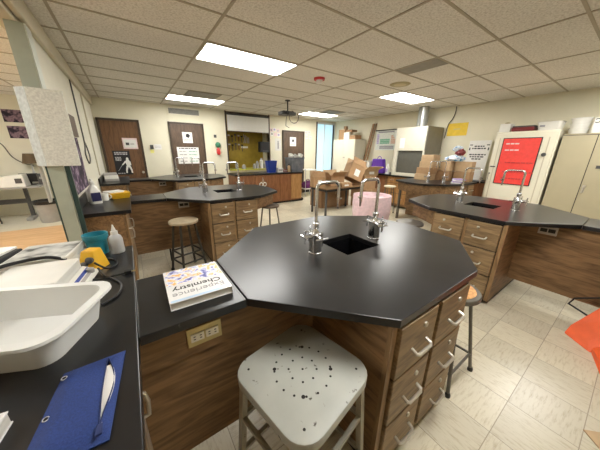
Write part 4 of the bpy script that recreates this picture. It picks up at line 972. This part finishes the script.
# yellow notice, white sign
o = thing('poster', 'plain yellow paper notice high on the right wall', 'poster', (RX-.002,3.0,2.10))
b = B(); b.box(-.004,0,-.24,.22,-.15,.15,'yellowpaper'); b.build('sheet', o)
b = B(); b.box(-.0055,-.004,-.08,.08,.0,.02,'brass'); b.build('faint_print', o)
t = thing('safety_sign', 'white sign with black lettering and corner marks beside the cream cabinet', 'sign', (6.74,2.40,.925))
M0 = Matrix.Rotation(R(6),4,'Y')
b = B(); b.box(0,.012,-.22,.22,0,.90,'paper', M=M0); b.build('board', t)
rnd = random.Random(9); b = B()
for z, hw in ((.77,.10),(.72,.14),(.58,.17),(.53,.15),(.48,.10)):
    y = hw
    while y > -hw+.02:
        l = rnd.uniform(.03,.07); l = min(l, y+hw); b.box(-.002,0,y-l,y,z-.014,z+.014,'ink', M=M0); y -= l+.014
b.build('lettering', t)
b = B()
for y in (-1,1): b.box(-.002,0,y*.19-.012,y*.19+.012,.68,.74,'ink', M=M0); b.box(-.002,0,y*.17-.03,y*.17+.03,.79,.81,'ink', M=M0)
b.build('corner_marks', t)
# cream cabinet with red sheet
CT = 1.95
t = thing('storage_cabinet', 'cream metal cabinet with a big red sheet on its door', 'cabinet', (6.30,1.505,0))
b = B(); b.box(.02,.58,-.465,.465,.0,CT,'cream'); b.build('cabinet_body', t, bevel=.012)
b = B(); b.box(0,.02,-.44,.44,.05,CT-.04,'cream'); d = b.build('door', t, bevel=.008)
b = B(); b.box(-.006,0,-.36,-.345,.3,CT-.12,'beam'); b.box(-.006,0,.365,.38,.3,CT-.12,'beam'); b.build('door_ribs', d)
b = B(); b.box(-.012,0,-.265,.315,.93,1.83,'ink'); b.box(-.016,-.012,-.25,.30,.945,1.815,'redsheet'); sh = b.build('red_sheet', d)
b = B(); rnd = random.Random(5)
for z, y0, y1 in ((1.72,.25,.10),(1.60,.25,.02),(1.36,.2,-.2),(1.18,.2,-.22),(1.05,.2,-.1)):
    y = y0
    while y > y1:
        l = rnd.uniform(.03,.07); b.box(-.0175,-.016,y-l,y,z-.012,z+.012,'pink' if z > 1.5 else 'red'); y -= l+.012
b.build('lettering', sh)
b = B(); b.lathe([(.035,0),(.03,.03),(.015,.035)], 'darkgrey', M=Matrix.Translation((0,-.335,1.52)) @ Matrix.Rotation(-PI/2,4,'Y')); b.build('lock', d)
for z in (1.13,1.27):
    b = B(); b.tube([(0,.42,z),(-.03,.42,z),(-.03,.34 if z > 1.2 else .40,z-.0)] , .012, 'darkgrey', 8); b.build('latch', d)
b = B(); b.tube([(0,.42,1.0),(-.035,.42,1.02),(-.035,.42,1.12),(0,.42,1.14)], .009, 'alu', 8); b.build('handle', d)
# beige cabinets
def beige(label, y0, ys, y1, top):
    t = thing('storage_cabinet', label, 'cabinet', (6.30,ys,0), 0, None)
    b = B(); b.box(.02,.58,y0-ys,y1-ys,0,top,'beige'); b.box(.012,.02,y0-ys+.003,y1-ys-.003,.07,top-.02,'kick'); b.build('cabinet_body', t, bevel=.003)
    for a, c in ((y0-ys+.008,-.005),(.005,y1-ys-.008)):
        b = B(); b.box(0,.012,a,c,.08,top-.03,'beige'); d = b.build('door', t, bevel=.003)
        if c < 0:
            b = B(); b.box(-.006,0,c-.055,c-.02,.91,1.03,'alu'); b.tube([(-.006,c-.037,.98),(-.035,c-.037,.98),(-.04,c-.037,.90)], .01, 'alu', 8); b.build('handle', d)
            b = B(); b.box(-.012,0,c-.16,c-.09,1.31,1.36,'darkgrey'); b.build('lock', d)
    return t
beige('beige double-door cabinet with a lever handle right of the cream cabinet', .20, .593, 1.00, 1.87)
beige('beige cabinet at the right edge of the picture', -.64, -.22, .19, 1.87)
# things on top of the cabinets
t = thing('carton', 'small white carton with a printed top on the cream cabinet', 'box', (6.5,1.87,CT))
b = B(); b.box(-.12,.12,-.09,.09,0,.16,'white'); b.build('carton_body', t, bevel=.004)
b = B(); b.hexa([(-.06,-.05,.16),(.06,-.05,.16),(.06,.05,.16),(-.06,.05,.16)], [(-.03,-.02,.19),(.03,-.02,.19),(.03,.02,.19),(-.03,.02,.19)], 'stain'); b.build('open_top', t)
t = thing('binder', 'dark maroon binder lying on the cream cabinet', 'binder', (6.46,1.58,CT))
b = B(); b.box(-.14,.14,-.17,.17,0,.075,'maroon'); b.build('cover', t, bevel=.02)
b = B(); b.box(-.12,.12,-.17,.16,.075,.10,'darkgrey'); b.build('folder', t)
t = thing('plastic_tub', 'shallow white dish tub on the cream cabinet', 'tub', (6.48,1.22,CT))
b = B(); b.loft([rr3(.13,.14,.04,0), rr3(.17,.165,.05,.14), rr3(.18,.175,.05,.145), rr3(.16,.155,.05,.14), rr3(.12,.15,.04,.01)], 'white'); b.build('basin', t)
b = B(); b.box(-.155,-.15,.05,.12,.06,.10,'inkgrey'); b.build('marking', t)
for k in range(3):
    t = thing('bowl', '%s of the round white bowls stacked on the beige cabinet' % ['lowest','middle','topmost'][k], 'bowl', (6.5,.86,1.87+k*.085), 0, 'white bowls on the beige cabinet')
    b = B(); b.lathe([(.105,0),(.125,.075),(.132,.078),(.132,.088),(.12,.086),(.095,.008)], 'white', seg=28); b.build('bowl_body', t)
t = thing('box', 'white box with curled black letters at the upper right corner', 'box', (6.45,.60,1.87))
b = B(); b.box(-.10,.10,-.10,.10,0,.24,'white'); b.build('carton', t, bevel=.01)
b = B(); b.tube(arc((.06,.19), .03, R(40), R(320), 12, lambda u, w: (-.101,u,w)), .006, 'ink', 6); b.tube(arc((-.02,.19), .03, R(40), R(320), 12, lambda u, w: (-.101,u,w)), .006, 'ink', 6); b.build('lettering', t)
# far cabinet by the window, boxes on it, planks
t = thing('storage_cabinet', 'cream double-door cabinet beside the blue window', 'cabinet', (6.35,6.42,0))
b = B(); b.box(.02,.54,-.54,.54,0,1.95,'cream'); b.build('cabinet_body', t, bevel=.004)
for s in (-1,1):
    b = B(); b.box(0,.02,min(s*.003,s*.53),max(s*.003,s*.53),.08,1.92,'cream'); d = b.build('door', t, bevel=.003)
    if s < 0: b = B(); b.box(-.03,0,-.10,-.03,1.32,1.36,'alu'); b.build('handle', d)
shut_box('tall brown box, leftmost on the far cream cabinet', (6.55,6.62,1.95), R(5), .13, .14, .34, 'card', False)
shut_box('white box between the brown boxes on the far cream cabinet', (6.5,6.33,1.95), 0, .12, .13, .24, 'white', False, 'carton')
shut_box('low brown box, rightmost on the far cream cabinet', (6.55,6.08,1.95), R(-4), .14, .16, .13, 'card', False)
shut_box('dark brown box resting on the white box atop the far cabinet', (6.55,6.27,2.195), R(3), .14, .14, .07, 'cardin', False)
shut_box('small brown box standing on the tall box of the far cabinet', (6.6,6.6,2.295), R(3), .05, .06, .12, 'cardin', False)
for k, (y, dy) in enumerate(((5.60,.0),(5.46,.05))):
    t = thing('wooden_plank', ['wide brown plank leaning on the right wall by the far cabinet','narrow brown plank leaning beside the wide plank'][k], 'plank', (6.74,y+.22,.92), 0, None)
    b = B(); b.hexa([(-.02,-.05+dy,0),(.0,-.05+dy,0),(.0,.05,0),(-.02,.05,0)], [(.12,-.28+dy,1.52),(.14,-.28+dy,1.52),(.14,-.19,1.52),(.12,-.19,1.52)], 'tan'); b.build('board', t)

# ------------------------------------------------------------------ orange cone and cardboard at the right edge
t = thing('traffic_cone', 'collapsed orange vinyl floor cone with a black wire handle', 'cone', (2.95,-.05,0))
b = B()
b.hexa([(0,.12,0),(-.15,-.04,0),(.08,-.65,0),(.33,-.36,0)], [(.06,.10,.07),(-.06,-.02,.06),(.10,-.42,.60),(.27,-.16,.58)], 'orange'); b.build('upper_panel', t, bevel=.012)
b = B(); b.hexa([(-.16,-.06,0),(-.40,-.12,0),(-.20,-.62,0),(.12,-.60,0)], [(-.14,-.05,.05),(-.37,-.13,.05),(-.08,-.50,.42),(.06,-.46,.50)], 'orange'); b.build('lower_panel', t, bevel=.012)
b = B(); b.tube([(.12,.02,.18),(.20,.16,.20),(.27,.14,.24),(.33,.0,.30),(.25,-.18,.40)], .008, 'black', 8); b.build('wire_handle', t)
t = thing('cardboard_sheet', 'corner of a cardboard flap on the floor at the bottom right', 'cardboard', (1.911,-.164,0), R(-45))
b = B(); b.box(0,.30,-.30,0,0,.006,'cardlight'); b.build('sheet', t)

# ------------------------------------------------------------------ side room
t = thing('desk', 'grey-topped desk with dark legs in the side room', 'desk', (-2.45,7.85,0))
b = B(); b.box(-.75,.72,-.32,.38,.71,.74,'grey'); b.build('desktop', t, bevel=.004)
for x in (-.55,.42):
    b = B(); b.box(x-.03,x+.03,-.03,.03,.06,.71,'darkgrey'); b.box(x-.05,x+.05,-.30,.30,0,.06,'grey'); b.build('leg', t)
b = B(); b.box(-.5,.4,.0,.03,.35,.45,'darkgrey'); b.build('crossbar', t)
t = thing('printer', 'white desktop printer on the side-room desk', 'printer', (-2.12,7.72,.74))
b = B(); b.hexa([(-.2,-.17,0),(.2,-.17,0),(.2,.17,0),(-.2,.17,0)], [(-.18,-.14,.22),(.18,-.14,.26),(.18,.16,.26),(-.18,.16,.22)], 'white'); b.build('casing', t, bevel=.015)
b = B(); b.box(.06,.16,-.172,-.16,.08,.18,'darkgrey'); b.build('control_panel', t)
t = thing('computer_monitor', 'black monitor behind the printer on the side-room desk', 'monitor', (-1.95,8.02,.74))
b = B(); b.box(-.15,.15,-.02,.02,.06,.25,'black'); b.build('screen', t, bevel=.006)
b = B(); b.box(-.1,.1,-.08,.08,0,.015,'black'); b.box(-.02,.02,.0,.03,.01,.1,'black'); b.build('stand', t)
t = thing('speaker', 'dark upright speaker box at the desk end', 'speaker', (-1.74,7.98,.74))
b = B(); b.box(-.06,.06,-.08,.08,0,.24,'darkgrey'); b.build('casing', t, bevel=.01)
b = B(); b.lathe([(.03,0),(.03,.004)], 'grey', M=Matrix.Translation((0,-.08,.15)) @ Matrix.Rotation(PI/2,4,'X')); b.build('driver', t)
t = thing('table_lamp', 'brown-shaded table lamp on the side-room desk', 'lamp', (-1.90,8.24,.74))
b = B(); b.lathe([(.07,0),(.07,.02),(.02,.05),(.025,.25),(.012,.3),(.012,.48)], 'silver', seg=16); b.build('base', t)
b = B(); b.lathe([(.14,.46),(.09,.68),(.086,.68),(.135,.46)], 'lampshade', seg=24, cap0=False, cap1=False); b.build('lamp_shade', t)
t = thing('trash_can', 'grey round bin with a black liner beside the column', 'trash can', (-1.62,7.25,0))
b = B(); b.lathe([(.17,0),(.21,.45),(.20,.45),(.16,.02)], 'grey', seg=24); b.build('bin_body', t)
b = B(); b.lathe([(.214,.40),(.222,.47),(.20,.475),(.18,.36)], 'black', seg=24, cap0=False, cap1=False); b.build('bin_liner', t)
for k, (x, z, l) in enumerate(((-1.98,2.22,'upper dark space photograph on the side-room wall'),(-1.97,1.88,'lower dark space photograph on the side-room wall'))):
    t = thing('picture', l, 'picture', (x,8.398,z)); b = B(); b.box(-.16,.16,-.012,0,-.13,.13,'photo'); b.build('print', t)
cord('dark cable drooping across the side-room wall', [(-2.5,8.38,1.75),(-2.3,8.38,1.62),(-2.2,8.38,1.35),(-2.05,8.38,1.2),(-1.9,8.38,1.15)], .01, 'wall_cable', 'wire')
t = thing('chair', 'black desk chair pushed under the side-room desk', 'chair', (-2.62,7.35,0))
b = B(); b.box(-.2,.2,-.2,.2,.42,.47,'darkgrey'); b.build('seat', t, bevel=.02)
for x in (-.18,.18):
    for y in (-.18,.18):
        b = B(); b.tube([(x,y,0),(x*.9,y*.9,.42)], .012, 'black', 8); b.build('leg', t)

# ------------------------------------------------------------------ world, camera, view
w = bpy.data.worlds.new('World'); S.world = w; w.use_nodes = True
w.node_tree.nodes['Background'].inputs[0].default_value = (.7, .8, 1, 1); w.node_tree.nodes['Background'].inputs[1].default_value = .3
th, az, ro = R(17.3), R(35.0), R(.627)
F = Vector((math.sin(az), math.cos(az), 0)); Rt = Vector((math.cos(az), -math.sin(az), 0)); Up = Vector((0,0,1))
fw = F*math.cos(th) - Up*math.sin(th); up = F*math.sin(th) + Up*math.cos(th)
cr = Rt*math.cos(ro) + up*math.sin(ro); cu = up*math.cos(ro) - Rt*math.sin(ro)
cam = bpy.data.cameras.new('Camera'); co = bpy.data.objects.new('Camera', cam); COL.objects.link(co)
cam.sensor_width = 36; cam.lens = 236.1/600*36; cam.clip_start = .02
M = Matrix((cr, cu, -fw)).transposed().to_4x4(); M.translation = (0,0,1.53); co.matrix_world = M
S.camera = co
S.view_settings.view_transform = 'Standard'; S.view_settings.look = 'None'; S.view_settings.gamma = 1; S.view_settings.use_curve_mapping = False
S.view_settings.exposure = 1.58
S.cycles.max_bounces = 8; S.cycles.diffuse_bounces = 5; S.cycles.glossy_bounces = 4
